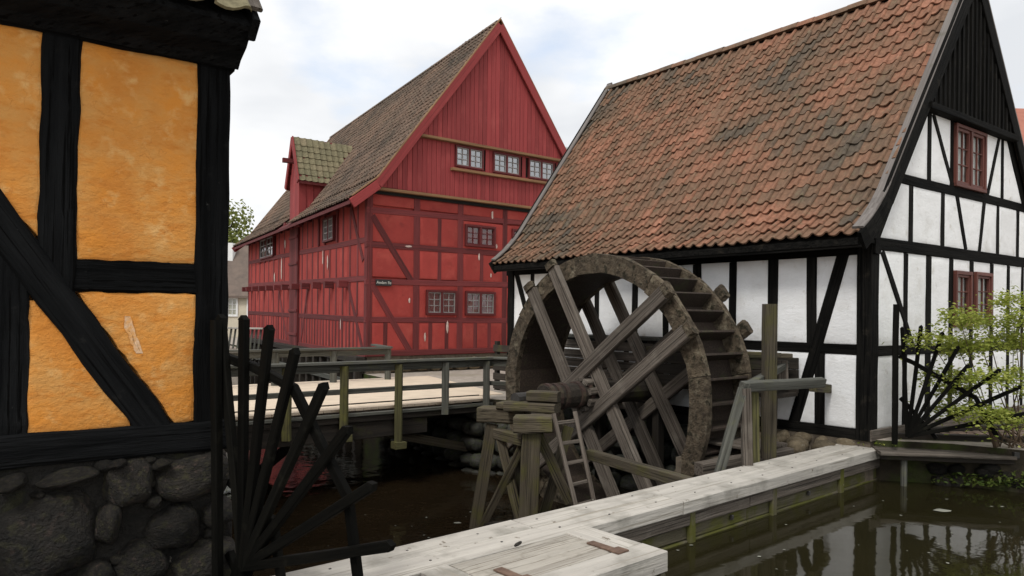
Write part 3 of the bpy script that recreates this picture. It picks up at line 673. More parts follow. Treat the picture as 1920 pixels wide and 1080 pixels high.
strip(.0, 8.08, 4.84, 4.86, .10); strip(1.40, 6.68, 6.40, 6.42, .16); strip(2.45, 6.40, 5.64, 5.66, .14)
abs_mesh('gable_backing', [Hr.g(0, RH, .05), Hr.g(RW, RH, .05), Hr.g(rhb, RAP - .05, .05)], [(0, 1, 2)], 'inside', rh)
# long side wall
for (z0, z1, off) in ((3.52, 3.80, .004), (2.52, 2.82, .006), (1.46, 1.62, .004), (.53, .60, .01)):
    rt('s', 'rail' if z0 > .6 else 'sill_beam', .1, z0, 15.2, z1, .15, off=off)
rt('s', 'wall_plate', 0, 4.68, 15.25, 4.78, .2, off=.02)
rt('s', 'corner_post', .1, .55, .1, 4.7, .2, off=.003); rt('s', 'corner_post', 15.15, .55, 15.15, 4.8, .18, off=.003)
hoist_a, hoist_b = 6.57, 7.86
a = .75; k = 0
while a < 15:
    if not (hoist_a - .1 < a < hoist_b + .1):
        q = a / 15
        wins = (2.7 < a < 3.8) or (10.3 < a < 12.7)
        rt('s', 'stud', a, 2.60 + .3 * q, a, 3.46 + .28 * q, .11)
        if not wins: rt('s', 'stud', a, 3.62 + .28 * q, a, 4.62, .11)
        rt('s', 'stud', a, 1.56 + .13 * q, a, 2.44 + .3 * q, .11)
        rt('s', 'stud', a, .65, a, 1.40 + .14 * q, .12); rt('s', 'stud', a + .3, .65, a + .3, 1.40 + .14 * q, .10)
    a += .62 if a < 6 else .82
for (p, q, r_, t_) in ((1.5, 2.4, .25, .65), (5.6, 2.4, 6.4, 0.65), (1.3, 4.5, .3, 3.0), (9.6, 2.5, 8.3, .7)): rt('s', 'brace', p, q, r_, t_, .15, off=.008)
for (c, d) in ((hoist_a + .1, hoist_b - .1),):   # boarded hoist shaft
    for i in range(6):
        x = c + (d - c) * (i + .5) / 6
        beam('hoist_board', Hr.s_(x * S, rz(.5), .035), Hr.s_(x * S, rz(5.6), .035), (d - c) / 6 * S - .006, .06, 'redt', rh, Hr.ns, 1, .002, .005)
    for z in (.9, 1.7, 2.5, 3.3, 4.2): bx('hoist_crossbar', Hr.s_((c + d) / 2 * S, rz(z), .08), ((d - c) * S, .09, .04), 'redt', rh, Hr.A, Hr.ns)
wv = [(2.72, 3.80), (10.3, 12.7)]
for (a, b), (z0, z1) in zip(wv, ((3.74, 4.46), (3.76, 4.60))):
    window(Hr, 's', a * S, b * S, rz(z0), rz(z1), .03, 2, 2, 3, 'frame_rd', 'bar_g', 'glass_sky', rh, None, fw=.06, cw=.04, bw=.035)
for i in range(21):     # panels between the rails, by bay
    a, b = .2 + i * .72, .2 + (i + 1) * .72 - .02
    for k, (z0, z1) in enumerate(((.62, 1.42), (1.52, 2.5), (2.6, 3.5), (3.6, 4.6))):
        if k == 3 and any(p - .1 < b and a < q + .1 for p, q in wv): continue
        pillow('plaster_panel', [(a, z0), (b, z0), (b, z1 + .1), (a, z1 + .1)], lambda x, y: Hr.s_(x * S, rz(y), -.05), Hr.ns, 'redp', rh, .035, .02, 1., .002)
for v in (15.72, 14.37, 13.15, 11.85, 10.55, 9.27, 8.08, 6.74, 5.46, 4.19, 2.91, 1.62):
    if v > 15.3: v = 15.2
    zz_ = rz(2.40 + .015 * v)
    bx('joist_end', Hr.s_(v * S, zz_, .13), (.26, .2, .2), 'redt', rh, Hr.ns)
for i in range(16):
    bx('eave_joist', Hr.s_((.5 + i * .96) * S, RH - .12, .2), (.4, .16, .16), 'redt', rh, Hr.ns)
# roof
RPROF = [(-.52 * S, rz(4.52)), (.2 * S, rz(5.08)), (rhb, RAP + .12)]
RO2 = Hr.P(0, -.22, 0); RLEN2 = RL + .9
for side in (0, 1):
    vs = []
    for v in (-.12, RL + .65):
        for d in (.06, .15):
            for (u, z) in RPROF: vs.append(Hr.P(u if not side else RW - u, v, z - d))
    abs_mesh('roof_deck', vs, [(0, 1, 7, 6), (1, 2, 8, 7), (3, 9, 10, 4), (4, 10, 11, 5), (0, 6, 9, 3), (0, 3, 4, 1), (1, 4, 5, 2), (6, 7, 10, 9), (7, 8, 11, 10)], 'redt' if not side else 'tileb_i', rh)
tv2 = tile_verts(.23, .36, h=.026, nc=6)
nc2 = int(RLEN2 / .225)
d0, d1 = (6.36) * S, (7.84) * S     # dormer bay along v
frs = []
for (f, r, c) in tile_frames(RO2, Hr.A, RPROF, Hr.B, nc2, RLEN2 / nc2, .27):
    v = (c + .5) * RLEN2 / nc2 - .22
    rel = f.translation - Hr.C
    if d0 - .05 < v < d1 + .05 and f.translation.z < rz(5.9): continue
    frs.append(jitter_frame(f @ Matrix.Translation((0, 0, .02 * noise.noise(V((r * .2, c * .15, 9))))), .02, .008))
tile_mass('tile_field', frs, tv2, 'tileb_i', rh)
for i in range(40):
    L = RLEN2 / 40; vs, fs = [], []
    for k in range(2):
        for j in range(5):
            a = math.pi * j / 4; vs.append((k * (L + .03), math.cos(a) * .15, math.sin(a) * .12))
    for j in range(4): fs.append((j, j + 5, j + 6, j + 1))
    mesh('ridge_tile', vs, fs, 'tileb_i', rh, frame(Hr.P(rhb, -.2 + i * L, RAP + .03), Hr.A, (0, 0, 1)), True)
for side in (0, 1):
    U = (lambda u: RW - u) if side else (lambda u: u)
    for vv in (-.26, RL + .7):
        a, b, c = (Hr.P(U(u), vv, z - .16) for (u, z) in RPROF)
        beam('bargeboard', a, b, .25, .06, 'redb', rh, Hr.ng, 1, .003); beam('bargeboard', b, c, .25, .06, 'redb', rh, Hr.ng, 4, .004)
        q = V((0, 0, .2)); ii = Hr.A * (.05 if vv < 0 else -.05)
        s2 = (c - b).cross(Hr.A)
        beam('wind_board', b + q + ii, c + q + ii, .16, .035, 'strip', rh, s2 if s2.z > 0 else -s2, 3, .004); beam('wind_board', a + q + ii, b + q + ii, .16, .035, 'strip', rh, s2 if s2.z > 0 else -s2, 1, .004)
# dormer
dm = (d0 + d1) / 2; dz0, dze, dza = rz(4.5), rz(6.22), rz(7.62); dep = 3.4
dv_ = [Hr.s_(d0 + .12, dz0, .03), Hr.s_(d1 - .12, dz0, .03), Hr.s_(d1 - .12, dze, .03), Hr.s_(dm, dza - .12, .03), Hr.s_(d0 + .12, dze, .03)]
dvb = [p + Hr.B * dep for p in dv_]
dorm = abs_mesh('dormer', dv_ + dvb, [(0, 1, 2, 3, 4), (0, 4, 9, 5), (1, 6, 7, 2), (4, 3, 8, 9), (3, 2, 7, 8)], 'redb', rh)
for i in range(7):
    x = d0 + .12 + (d1 - d0 - .24) * (i + .5) / 7
    zt = dze + (dza - .15 - dze) * (1 - abs(x - dm) / (dm - d0 - .12))
    beam('dormer_board', Hr.s_(x, dz0, .055), Hr.s_(x, zt, .055), (d1 - d0 - .24) / 7 - .01, .04, 'redb', dorm, Hr.ns, 1, .001, .004)
for i in range(12):
    x = .06 + i * .26
    for (vv, sg) in ((d0 + .12, -1), ):
        p = Hr.s_(vv, 0, .03) + Hr.B * x - Hr.A * .025
        beam('cheek_board', p + V((0, 0, dz0)), p + V((0, 0, dze)), .25, .03, 'redb', dorm, -Hr.A, 1, .001, .004)
beam('hoist_beam', Hr.s_(dm, rz(6.78), -.3), Hr.s_(dm, rz(6.78), .5), .14, .16, 'redt', dorm)
for sgn in (-1, 1):
    ev = dm + sgn * (dm - d0 + .12); DP = [(0, dze - .22), (dm - d0 + .12, dza + .02)]
    p0, p1 = Hr.s_(ev, dze - .22, .14), Hr.s_(dm, dza, .14)
    q0, q1 = p0 + Hr.B * (dep), p1 + Hr.B * (dep)
    dn = V((0, 0, -.1))
    abs_mesh('dormer_roof', [p0, p1, q1, q0, p0 + dn, p1 + dn, q1 + dn, q0 + dn], [(0, 1, 2, 3), (4, 7, 6, 5), (0, 4, 5, 1), (0, 3, 7, 4)], 'redt', dorm)
    beam('dormer_bargeboard', p0 + Hr.ns * .04 + dn * .5, p1 + Hr.ns * .04 + dn * .5, .22, .05, 'redb', dorm, Hr.ns, 1)
    fs_ = tile_frames(Hr.s_(ev, 0, .15), Hr.B, DP, -Hr.A * sgn, 16, .225, .255)
    tl = []
    for (f, r, c) in fs_:
        # stop where the tile would dive under the main roof
        rel = f.translation - Hr.C
        uu = rel.dot(Hr.B - Hr.A * Hr.A.dot(Hr.B)) / (1 - Hr.A.dot(Hr.B) ** 2)
        zmain = RPROF[1][1] + (RPROF[2][1] - RPROF[1][1]) * (uu - RPROF[1][0]) / (RPROF[2][0] - RPROF[1][0])
        if f.translation.z > zmain - .12: tl.append(jitter_frame(f, .02, .006))
    o = tile_mass('dormer_tile_field', tl, tv2, 'tilec_i', dorm)
# plinth stones along the gable, piles along the canal
random.seed(3)
u = .55
while u < RW - .2:
    w = random.uniform(.34, .6)
    hgt = random.uniform(.28, .42)
    stone('plinth_stone', Hr.g(u + w / 2, RB - .06 - hgt * .55, .04), (w * .52, .16, hgt * .56), 'stone2', rh, rot=Matrix.Rotation(math.atan2(Hr.B.y, Hr.B.x), 4, 'Z'))
    stone('plinth_stone', Hr.g(u + w * .1 + .2, RB - .62, .08), (w * .42, .17, .17), 'stone2', rh, rot=Matrix.Rotation(math.atan2(Hr.B.y, Hr.B.x), 4, 'Z'))
    u += w * .96
for i in range(20):
    v = .3 + i * .8
    beam('foundation_pile', Hr.s_(v, -1.8, .12), Hr.s_(v, RB - .08, .12), .2, .2, 'dark', rh, Hr.ns, 2)
beam('pile_waling', Hr.s_(0, RB - .08, .14), Hr.s_(RL, RB - .03, .14), .16, .26, 'dark', rh, Hr.ns)
beam('pile_waling', Hr.s_(0, -.25, .24), Hr.s_(RL, -.25, .24), .14, .06, 'rail', rh, Hr.ns)
# peeled spots in the limewash
for (u, z, w, h) in ((3.98, 4.52, .05, .26), (4.14, 3.62, .035, .12), (3.52, 3.28, .04, .2), (2.47, 1.27, .05, .3), (1.75, 1.0, .03, .25), (1.26, 1.98, .03, .14), (3.95, 2.76, .03, .1), (1.22, 3.42, .2, .03)):
    c = V((u * S, rz(z)))
    poly = [(c.x + w * S / 2 * math.cos(t) * random.uniform(.6, 1.2), c.y + h * S / 2 * math.sin(t) * random.uniform(.7, 1.2)) for t in [j * math.pi / 4 for j in range(8)]]
    pillow('bare_plaster_patch', poly, lambda x, y: Hr.g(x, y, .001), Hr.ng, 'bird', rh, .006, .005, 1., .002)
for (v, z, w, h) in ((9.1, 3.2, .12, .8), (10.2, 2.95, .12, .35), (3.9, 3.3, .07, .5), (3.4, 3.15, .08, .4), (2.1, 1.3, .05, .3), (8.6, 4.1, .1, .3)):
    c = V((v * S, rz(z)))
    poly = [(c.x + w * S / 2 * math.cos(t) * random.uniform(.5, 1.2), c.y + h * S / 2 * math.sin(t) * random.uniform(.7, 1.2)) for t in [j * math.pi / 4 for j in range(8)]]
    pillow('bare_plaster_patch', poly, lambda x, y: Hr.s_(x, y, .012), Hr.ns, 'bird', rh, .006, .005, 1., .002)
# street sign
sg = thing('street_name_sign', 'small black street name sign with pale lettering on the red corner post', 'sign', Hr.g(.47 * S, rz(2.42), .04))
bx('sign_plate', Hr.g(.465 * S, rz(2.425), .045), (.47, .17, .02), 'slate', sg, Hr.B, Hr.ng, .004, 0)
tx = bpy.data.curves.new('lettering', 'FONT'); tx.body = 'Anden Ile'; tx.size = .115; tx.align_x = 'CENTER'; tx.align_y = 'CENTER'; tx.extrude = .003
to = bpy.data.objects.new('lettering', tx)
tm = bpy.data.meshes.new_from_object(to); bpy.data.objects.remove(to); tm.materials.clear(); tm.materials.append(M['sign_ink'])
mesh('lettering', None, None, 'sign_ink', sg, frame(Hr.g(.465 * S, rz(2.425), .06), Hr.B, Hr.ng), me=tm)

# ================================================================== YELLOW HOUSE
random.seed(11)
Hy = House((-1.98306, 5.0), (-.6069, .7948), (.79481, .60686))
yh = thing('orange_timber_frame_house', 'orange plastered half-timbered house with black beams on a dark boulder base', 'house', Hy.C + V((0, 0, -1.4)))
UL = -3.2; YD = 5.
def ypt(u, v, z): return Hy.P(u, v, z)
abs_mesh('wall', [ypt(UL, .06, .7), ypt(-.05, .06, .7), ypt(-.05, YD, .7), ypt(UL, YD, .7), ypt(UL, .06, 3.4), ypt(-.05, .06, 3.4), ypt(-.05, YD, 3.4), ypt(UL, YD, 3.4)], [(0, 1, 5, 4), (1, 2, 6, 5), (2, 3, 7, 6), (3, 0, 4, 7), (4, 5, 6, 7)], 'orange', yh)
abs_mesh('foundation', [ypt(UL, .0, -1.9), ypt(-.03, .0, -1.9), ypt(-.06, YD, -1.9), ypt(UL, YD, -1.9), ypt(UL, .0, .7), ypt(-.03, .0, .7), ypt(-.06, YD, .7), ypt(UL, YD, .7)], [(0, 1, 5, 4), (1, 2, 6, 5), (2, 3, 7, 6), (3, 0, 4, 7)], 'mortar', yh)
def yt(name, a0, z0, a1, z1, w, off=.02, d=.14, **k): return beam(name, Hy.g(a0, z0, off - d / 2), Hy.g(a1, z1, off - d / 2), w, d, 'tar', yh, Hy.ng, 14, .008, .014, **k)
yt('corner_post', -.10, .84, -.105, 3.30, .215, off=.025, d=.2)
yt('post', -1.005, 1.70, -.985, 3.30, .205, off=.02)
yt('post', -1.27, .84, -1.27, 1.95, .27, off=.016)
yt('post', -2.2, .84, -2.2, 3.3, .21)
yt('rail', -1.02, 1.825, -.20, 1.825, .205, off=.014)
yt('rail', -3.1, 1.825, -1.36, 1.80, .2, off=.012)
yt('brace', -2.07, 3.30, -.42, .80, .205, off=.030)
yt('sill_beam', UL, .755, .02, .765, .205, off=.035, d=.22)
yt('wall_plate', UL, 3.38, .03, 3.40, .24, off=.035, d=.2)
to3y = lambda x, y: Hy.g(x, y, -.04)
def yp(poly): return pillow('plaster_panel', poly, to3y, Hy.ng, 'orange', yh, .05, .03, .06, .006, .010)
yp([(-.90, 1.925), (-.20, 1.935), (-.205, 3.285), (-.885, 3.275)])
yp([(-2.1, 1.92), (-1.40, 1.92), (-1.40, 2.28), (-1.28, 2.28), (-1.105, 2.03), (-1.09, 3.28), (-2.1, 3.28)][0:0] or [(-2.1, 3.28), (-2.1, 3.0), (-1.85, 2.98), (-1.105, 2.06), (-1.09, 3.275)])
yp([(-2.1, 1.92), (-1.24, 1.92), (-1.55, 2.35), (-2.1, 2.9)])
yp([(-1.14, 1.66), (-1.11, 1.66), (-.60, .92), (-.60, .86), (-1.145, .855)])
yp([(-.885, 1.715), (-.205, 1.72), (-.21, .87), (-.32, .865)])
yp([(-2.1, .86), (-1.41, .86), (-1.41, 1.70), (-2.1, 1.70)])
yp([(-3.1, .86), (-2.3, .86), (-2.3, 3.28), (-3.1, 3.28)])
pillow('bare_plaster_patch', [(-.622, 1.56), (-.606, 1.563), (-.592, 1.50), (-.578, 1.44), (-.552, 1.38), (-.538, 1.335), (-.552, 1.345), (-.582, 1.40), (-.60, 1.46), (-.618, 1.50)], lambda x, y: Hy.g(x, y, .012), Hy.ng, 'scar', yh, .002, .004, .02, .004)
for (u, z, ru, rv) in [(-1.05, .22, .31, .30), (-.6, .50, .165, .175), (-.20, .50, .27, .165), (-.34, .16, .21, .16), (-1.22, .59, .09, .055), (-.93, .585, .19, .055), (-.12, -.17, .30, .24), (-.53, -.03, .19, .17), (-.72, .26, .09, .15), (-.78, -.08, .14, .14), (-.42, .60, .07, .04), (-.68, .63, .08, .03), (-1.6, .45, .25, .2), (-1.55, .0, .26, .22), (-.05, .22, .12, .1), (-1.1, -.25, .3, .18), (-.5, -.35, .25, .17), (-.1, -.6, .3, .2), (-.7, -.65, .32, .2), (-1.3, -.65, .3, .22), (-.46, .36, .06, .05)]:
    stone('foundation_boulder', Hy.g(u, z, -.03), (ru, .17, rv), 'stone', yh, True, Matrix.Rotation(math.atan2(Hy.B.y, Hy.B.x), 4, 'Z') @ Matrix.Rotation(random.uniform(-.25, .25), 4, 'Y'))
for i in range(26):
    u, z = random.uniform(-1.3, -.02), random.choice([random.uniform(-.3, .1), random.uniform(.38, .66)])
    r_ = random.uniform(.018, .05)
    stone('chink_stone', Hy.g(u, z, .01), (r_ * 1.4, .05, r_), 'stone', yh, False)
for k, v in enumerate([.35, .9, 1.5, 2.1]):     # flank along the stream
    for z in (.45, .05, -.4, -.9): stone('foundation_boulder', ypt(-.03, v + random.uniform(-.1, .1), z), (.15, .32, .24), 'stone', yh, True, Matrix.Rotation(math.atan2(Hy.B.y, Hy.B.x), 4, 'Z'))
# eave
EP = [(-.02, 3.44), (.06, 3.28), (.12, 3.33), (.24, 3.38), (.36, 3.48), (.36, 3.515), (-.02, 3.98)]
vs, fs = [], []
for u in (UL, .045):
    for (o_, z) in EP: vs.append(Hy.g(u, z, o_))
n_ = len(EP)
for i in range(n_): fs.append((i, (i + 1) % n_, (i + 1) % n_ + n_, i + n_))
fs += [tuple(range(n_ - 1, -1, -1)), tuple(range(n_, 2 * n_))]
abs_mesh('boxed_eave', vs, fs, 'tar', yh)
vs, fs = [], []
RP = [(.34, 3.60), (-1.6, 5.9)]
beam('bargeboard', Hy.g(.055, 3.46, .37), Hy.g(.055, 5.73, -1.57), .16, .05, 'tar', yh, Hy.B, 2)
beam('wind_board', Hy.g(.03, 3.585, .41), Hy.g(.03, 5.855, -1.53), .13, .03, 'wood', yh, (Hy.ng * .77 + V((0, 0, .64))), 2)
abs_mesh('roof_deck', [Hy.g(UL, 3.52, .34), Hy.g(.04, 3.52, .34), Hy.g(.04, 5.84, -1.6), Hy.g(UL, 5.84, -1.6)], [(0, 1, 2, 3)], 'dark', yh)
tv3 = tile_verts(.21, .34, h=.026, nc=9, lip=.02)
tme3 = bpy.data.meshes.new('tile'); tme3.from_pydata([tuple(v) for v in tv3[0]], [], tv3[1]); tme3.materials.append(M['tilec']); tme3.update()
for (f, r, c) in tile_frames(Hy.g(0, 0, 0) + Hy.B * .0, -Hy.B, [(-.42, 3.535), (1.6, 5.93)], -Hy.ng, 15, .21, .29, -.0):
    mesh('tile', None, None, 'tilec', yh, jitter_frame(f), me=tme3)

# ================================================================== WATER WHEEL
random.seed(5)
wh = V((.62329, -.78199, 0)); wk = V((.78199, .62329, 0))
WC = V((1.266, 11.066, .42)); WR, WI, WWID = 2.14, 1.85, .95
ww = thing('water_wheel', 'big weathered wooden water wheel with crossed spokes beside the white mill', 'water wheel', WC + V((0, 0, -WR)))
def wp(h, z, k): return WC + wh * h + wk * k + V((0, 0, z))
for k0 in (-.05, WWID - .05):
    for s in range(8):
        vs, fs = [], []; a0 = s * math.pi / 4 + .2; ns = 8
        for i in range(ns + 1):
            a = a0 + (math.pi / 4 - .006) * i / ns
            for (r_, k) in ((WI, k0), (WI, k0 + .1), (WR, k0 + .1), (WR, k0)):
                r2 = r_ + random.uniform(-.012, .012); vs.append(wp(math.cos(a) * r2, math.sin(a) * r2, k + random.uniform(-.005, .005)))
        for i in range(ns):
            for j in range(4): fs.append((i * 4 + j, i * 4 + (j + 1) % 4, i * 4 + 4 + (j + 1) % 4, i * 4 + 4 + j))
        fs += [(0, 1, 2, 3), (ns * 4 + 3, ns * 4 + 2, ns * 4 + 1, ns * 4)]
        abs_mesh('rim_segment', vs, fs, 'rim', ww)
nb = 40
for i in range(nb):
    a = i * 2 * math.pi / nb + .03
    rad = wh * math.cos(a) + V((0, 0, math.sin(a))); tan = -wh * math.sin(a) + V((0, 0, math.cos(a)))
    p = WC + rad * (WI + .02); q = WC + rad * (WR - .01) - tan * .06
    m_ = (p + q) / 2
    bx('bucket_board', m_ + wk * (WWID / 2), (WWID - .10, (q - p).length, .035), 'bucket', ww, wk, tan, .004, .004)
    a2 = a + math.pi / nb
    rad2 = wh * math.cos(a2) + V((0, 0, math.sin(a2)))
    bx('sole_board', WC + rad2 * (WI + .012) + wk * (WWID / 2), (WWID - .10, 2 * math.pi * WI / nb + .004, .03), 'bucket', ww, wk, rad2, .003, .002)
d1_, d2_ = V((.53, -.848)), V((.8, .6))
for kk, sg_ in ((-.10, -1), (WWID + .10, 1)):
    for (d, nrm, dk) in ((d1_, V((.848, .53)), 0.), (d2_, V((-.6, .8)), .055)):
        for s in (-.32, .32):
            half = math.sqrt(WR ** 2 - .32 ** 2) - .02
            c = nrm * s
            p, q = c - d * half, c + d * half
            z = kk + dk * sg_
            beam('spoke', wp(p.x, p.y, z), wp(q.x, q.y, z), .21, .10, 'wood', ww, -wk, 8, .006, .014)
            for (e_, sn) in ((p, -1), (q, 1)):
                e2 = e_ + d * sn * .06
                bx('wedge_block', wp(e2.x, e2.y, z + (.02 if sn < 0 else -.01) * sg_), (.11, .225, .13), 'rim', ww, wh * d.x + V((0, 0, d.y)), -wk, .035, .012)
# axle: octagonal shaft with rusty bands
def ring(name, k0, k1, r, m, ns=14, sq=False):
    vs, fs = [], []
    for k in (k0, k1):
        for j in range(ns):
            a = 2 * math.pi * j / ns; vs.append(wp(math.cos(a) * r, math.sin(a) * r, k))
    for j in range(ns): fs.append((j, (j + 1) % ns, (j + 1) % ns + ns, j + ns))
    fs += [tuple(range(ns - 1, -1, -1)), tuple(range(ns, 2 * ns))]
    return abs_mesh(name, vs, fs, m, ww)
ring('axle', -1.02, 1.75, .18, 'dark', 12)
ring('axle_journal', -1.55, -1.0, .10, 'iron', 12)
for k, r_ in ((-1.0, .205), (-.86, .2), (-.72, .205), (-.42, .205), (-.24, .21), (1.3, .2)): ring('iron_band', k, k + .07, r_, 'rust2', 16)
for j in range(8):
    a = j * math.pi / 4 + .3; bx('hub_wedge', wp(math.cos(a) * .22, math.sin(a) * .22, -.12), (.34, .10, .07), 'wood', ww, wk, wh * math.cos(a) + V((0, 0, math.sin(a))), .01, .01)

# bearing trestle in front of the wheel
tr = thing('bearing_trestle', 'mossy timber trestle carrying the near end of the wheel axle', 'trestle', (.15, 9.95, -1.7))
def px(x, y, d):      # a point seen at photograph pixel x, y at distance d ahead
    c_, s_2 = math.cos(R(.6)), math.sin(R(.6)); a = (x - 960) / 1350; b = (592 - y) / 1350
    return V(((c_ * a - s_2 * b) * d, d, 1.6 + (s_2 * a + c_ * b) * d))
mo = 'moss'
beam('cap_beam', (-.44, 10.42, .18), (.24, 10.24, .18), .36, .21, mo, tr, (0, 0, 1), 3, .012, .02)
beam('cap_beam', (.05, 9.62, .165), (.56, 9.56, .175), .34, .21, mo, tr, (0, 0, 1), 3, .012, .02)
beam('bearing_block', (-.05, 10.10, .345), (.64, 9.86, .345), .34, .13, mo, tr, (0, 0, 1), 2, .012, .02)
beam('bearing_block', (.24, 10.02, .49), (.66, 9.90, .49), .24, .14, mo, tr, (0, 0, 1), 2, .008, .015)
beam('bearing_block', (-.15, 10.30, .33), (.2, 10.14, .33), .3, .1, mo, tr, (0, 0, 1), 2, .012, .02)
beam('leg', px(922, 795, 10.35), px(888, 1010, 10.2), .17, .17, mo, tr, (0, -1, 0), 5, .006)
beam('leg', px(997, 803, 9.62), px(987, 1035, 9.6), .25, .22, mo, tr, (0, -1, 0), 5, .006)
beam('leg', px(972, 800, 10.3), px(970, 1030, 10.4), .16, .16, 'dark', tr, (0, -1, 0), 5, .006)
beam('cross_brace', px(938, 820, 10.15), px(980, 1000, 9.85), .13, .10, mo, tr, (0, -1, 0), 5, .006)
beam('cross_brace', px(980, 835, 9.85), px(898, 1000, 10.2), .11, .09, mo, tr, (0, -1, 0), 5, .006)
beam('cross_brace', px(1010, 815, 9.7), px(1068, 940, 9.9), .14, .10, mo, tr, (0, -1, 0), 5, .006)
beam('cross_brace', px(1066, 800, 10.2), px(1010, 1000, 10.0), .14, .10, mo, tr, (0, -1, 0), 5, .006)
beam('tie_beam', px(932, 812, 10.2), px(985, 826, 9.75), .15, .14, mo, tr, (0, 0, 1), 2, .006)
beam('tie_beam', px(900, 985, 10.2), px(1010, 985, 9.8), .1, .1, 'dark', tr, (0, 0, 1), 2, .006)
ld = thing('wooden_ladder', 'narrow grey wooden ladder leaning on the mossy trestle', 'ladder', (.9, 9.2, -1.2))
lt0, lt1 = px(1038, 776, 9.45), px(1078, 772, 9.55); lb0, lb1 = px(1086, 975, 9.05), px(1118, 965, 9.15)
for (a, b) in ((lt0, lb0), (lt1, lb1)): beam('stile', a, b, .055, .08, 'wood', ld, (0, -1, .2), 4, .003)
for t in (.09, .29, .48, .68, .87): beam('rung', lt0.lerp(lb0, t), lt1.lerp(lb1, t), .05, .035, 'wood', ld, (0, -1, .2), 1, .002)
sb = beam('brace_beam', px(1105, 852, 9.7), px(1305, 910, 7.7), .12, .13, 'moss', None, (0, 0, 1), 5, .006)
tag(sb, 'brown timber strut running from the trestle to the weir below the wheel', 'timber')

# wheel pit lining and plank race behind the wheel
random.seed(21)
pw = thing('wheel_pit_wall', 'dark stone lining of the pit behind the wheel', 'wall', Hw.s_(4, -1.8, .15))
abs_mesh('pit_backing', [Hw.s_(1.75, -1.9, .10), Hw.s_(8.2, -1.9, .10), Hw.s_(8.2, .0, .10), Hw.s_(1.75, .0, .10)], [(0, 1, 2, 3)], 'mortar', pw)
for rI in range(5):
    v = 1.8 + random.uniform(0, .2)
    while v < 7.9:
        w = random.uniform(.3, .5); stone('pit_stone', Hw.s_(v + w / 2, -1.65 + rI * .34 + random.uniform(-.03, .03), .16), (w * .5, .14, .17), 'pit', pw, rot=Matrix.Rotation(math.atan2(Hw.A.y, Hw.A.x), 4, 'Z')); v += w
lr = thing('plank_race', 'horizontal plank screen of the mill race behind the wheel', 'screen', Hw.s_(4.5, -.2, .5))
for i in range(7): beam('plank', Hw.s_(3.3, .10 + i * .165, .50 + .012 * (i % 2)), Hw.s_(5.95, .10 + i * .165, .50 + .012 * (i % 2)), .150, .04, 'wood', lr, Hw.ns, 5, .004, .006)
beam('cap_plank', Hw.s_(3.2, 1.24, .42), Hw.s_(6.0, 1.24, .42), .26, .05, 'rail', lr, (0, 0, 1), 5)
for v in (3.4, 4.6, 5.8): beam('screen_post', Hw.s_(v, -1.5, .38), Hw.s_(v, 1.2, .38), .13, .16, 'dark', lr, Hw.ns)
lr2 = thing('slatted_screen', 'dark slatted screen with gaps against the white wall left of the wheel axle', 'screen', Hw.s_(6.9, -.3, .3))
for i in range(7): beam('slat', Hw.s_(6.05, -.30 + i * .20, .30), Hw.s_(7.9, -.30 + i * .20, .30), .145, .03, 'dark', lr2, Hw.ns, 4, .006, .005)
for v in (6.1, 6.7, 7.3, 7.85): beam('screen_post', Hw.s_(v, -1.5, .24), Hw.s_(v, 1.05, .24), .10, .09, 'dark', lr2, Hw.ns)
fl = thing('mill_flume', 'dark wooden water trough against the mill wall behind the wheel', 'trough', Hw.s_(2.0, .6, .4))
for off, z0, nm in ((.66, .62, 'trough_side'), (.10, .62, 'trough_side')):
    for i in range(3): beam(nm, Hw.s_(.98, z0 + .17 * i, off), Hw.s_(3.25, z0 + .17 * i, off), .165, .04, 'dark', fl, Hw.ns, 4, .004)
beam('trough_floor', Hw.s_(.98, .52, .38), Hw.s_(3.25, .52, .38), .56, .05, 'dark', fl, (0, 0, 1), 4)
beam('trough_rim', Hw.s_(.95, 1.10, .66), Hw.s_(3.25, 1.10, .66), .14, .05, 'moss', fl, (0, 0, 1), 4)
beam('trough_rim', Hw.s_(1.0, 1.08, .30), Hw.s_(1.14, 1.08, .66), .14, .06, 'moss', fl, (0, 0, 1), 1)
for v in (1.1, 2.1, 3.1):
    beam('trough_leg', Hw.s_(v, -1.5, .60), Hw.s_(v, .5, .60), .14, .14, 'dark', fl, Hw.ns)
    for k in range(3): pass
ms = thing('sluice_ledge', 'low stone and plank ledge between the white mill wall and the weir', 'ledge', Hw.s_(.9, -1.5, .6))
abs_mesh('ledge_core', [Hw.s_(-.05, -1.9, .02), Hw.s_(1.7, -1.9, .02), Hw.s_(1.7, -1.9, 1.9), Hw.s_(-.05, -1.9, .4), Hw.s_(-.05, -.2, .02), Hw.s_(1.7, -.2, .02), Hw.s_(1.7, -.28, 1.9), Hw.s_(-.05, -.2, .4)], [(4, 5, 6, 7), (1, 2, 6, 5), (2, 3, 7, 6), (0, 4, 7, 3)], 'mortar2', ms)
for (v, o_, r_) in ((.5, .28, .17), (.85, .32, .2), (1.2, .3, .18), (1.5, .35, .17), (.7, .62, .15), (1.05, .66, .16), (1.4, .7, .18)): stone('ledge_stone', Hw.s_(v, -.15, o_), (r_, r_ * .8, .12), 'stone2', ms)
for i in range(5): beam('ledge_plank', Hw.s_(.75, -.09 + .004 * (i % 2), .82 + i * .16), Hw.s_(1.72, -.09 + .004 * (i % 2), .82 + i * .16), .145, .04, 'wood', ms, (0, 0, 1), 2, .004)
beam('ledge_beam', px(1310, 880, 8.9), px(1480, 850, 9.6), .16, .16, 'wood', ms, (0, 0, 1), 3, .006)

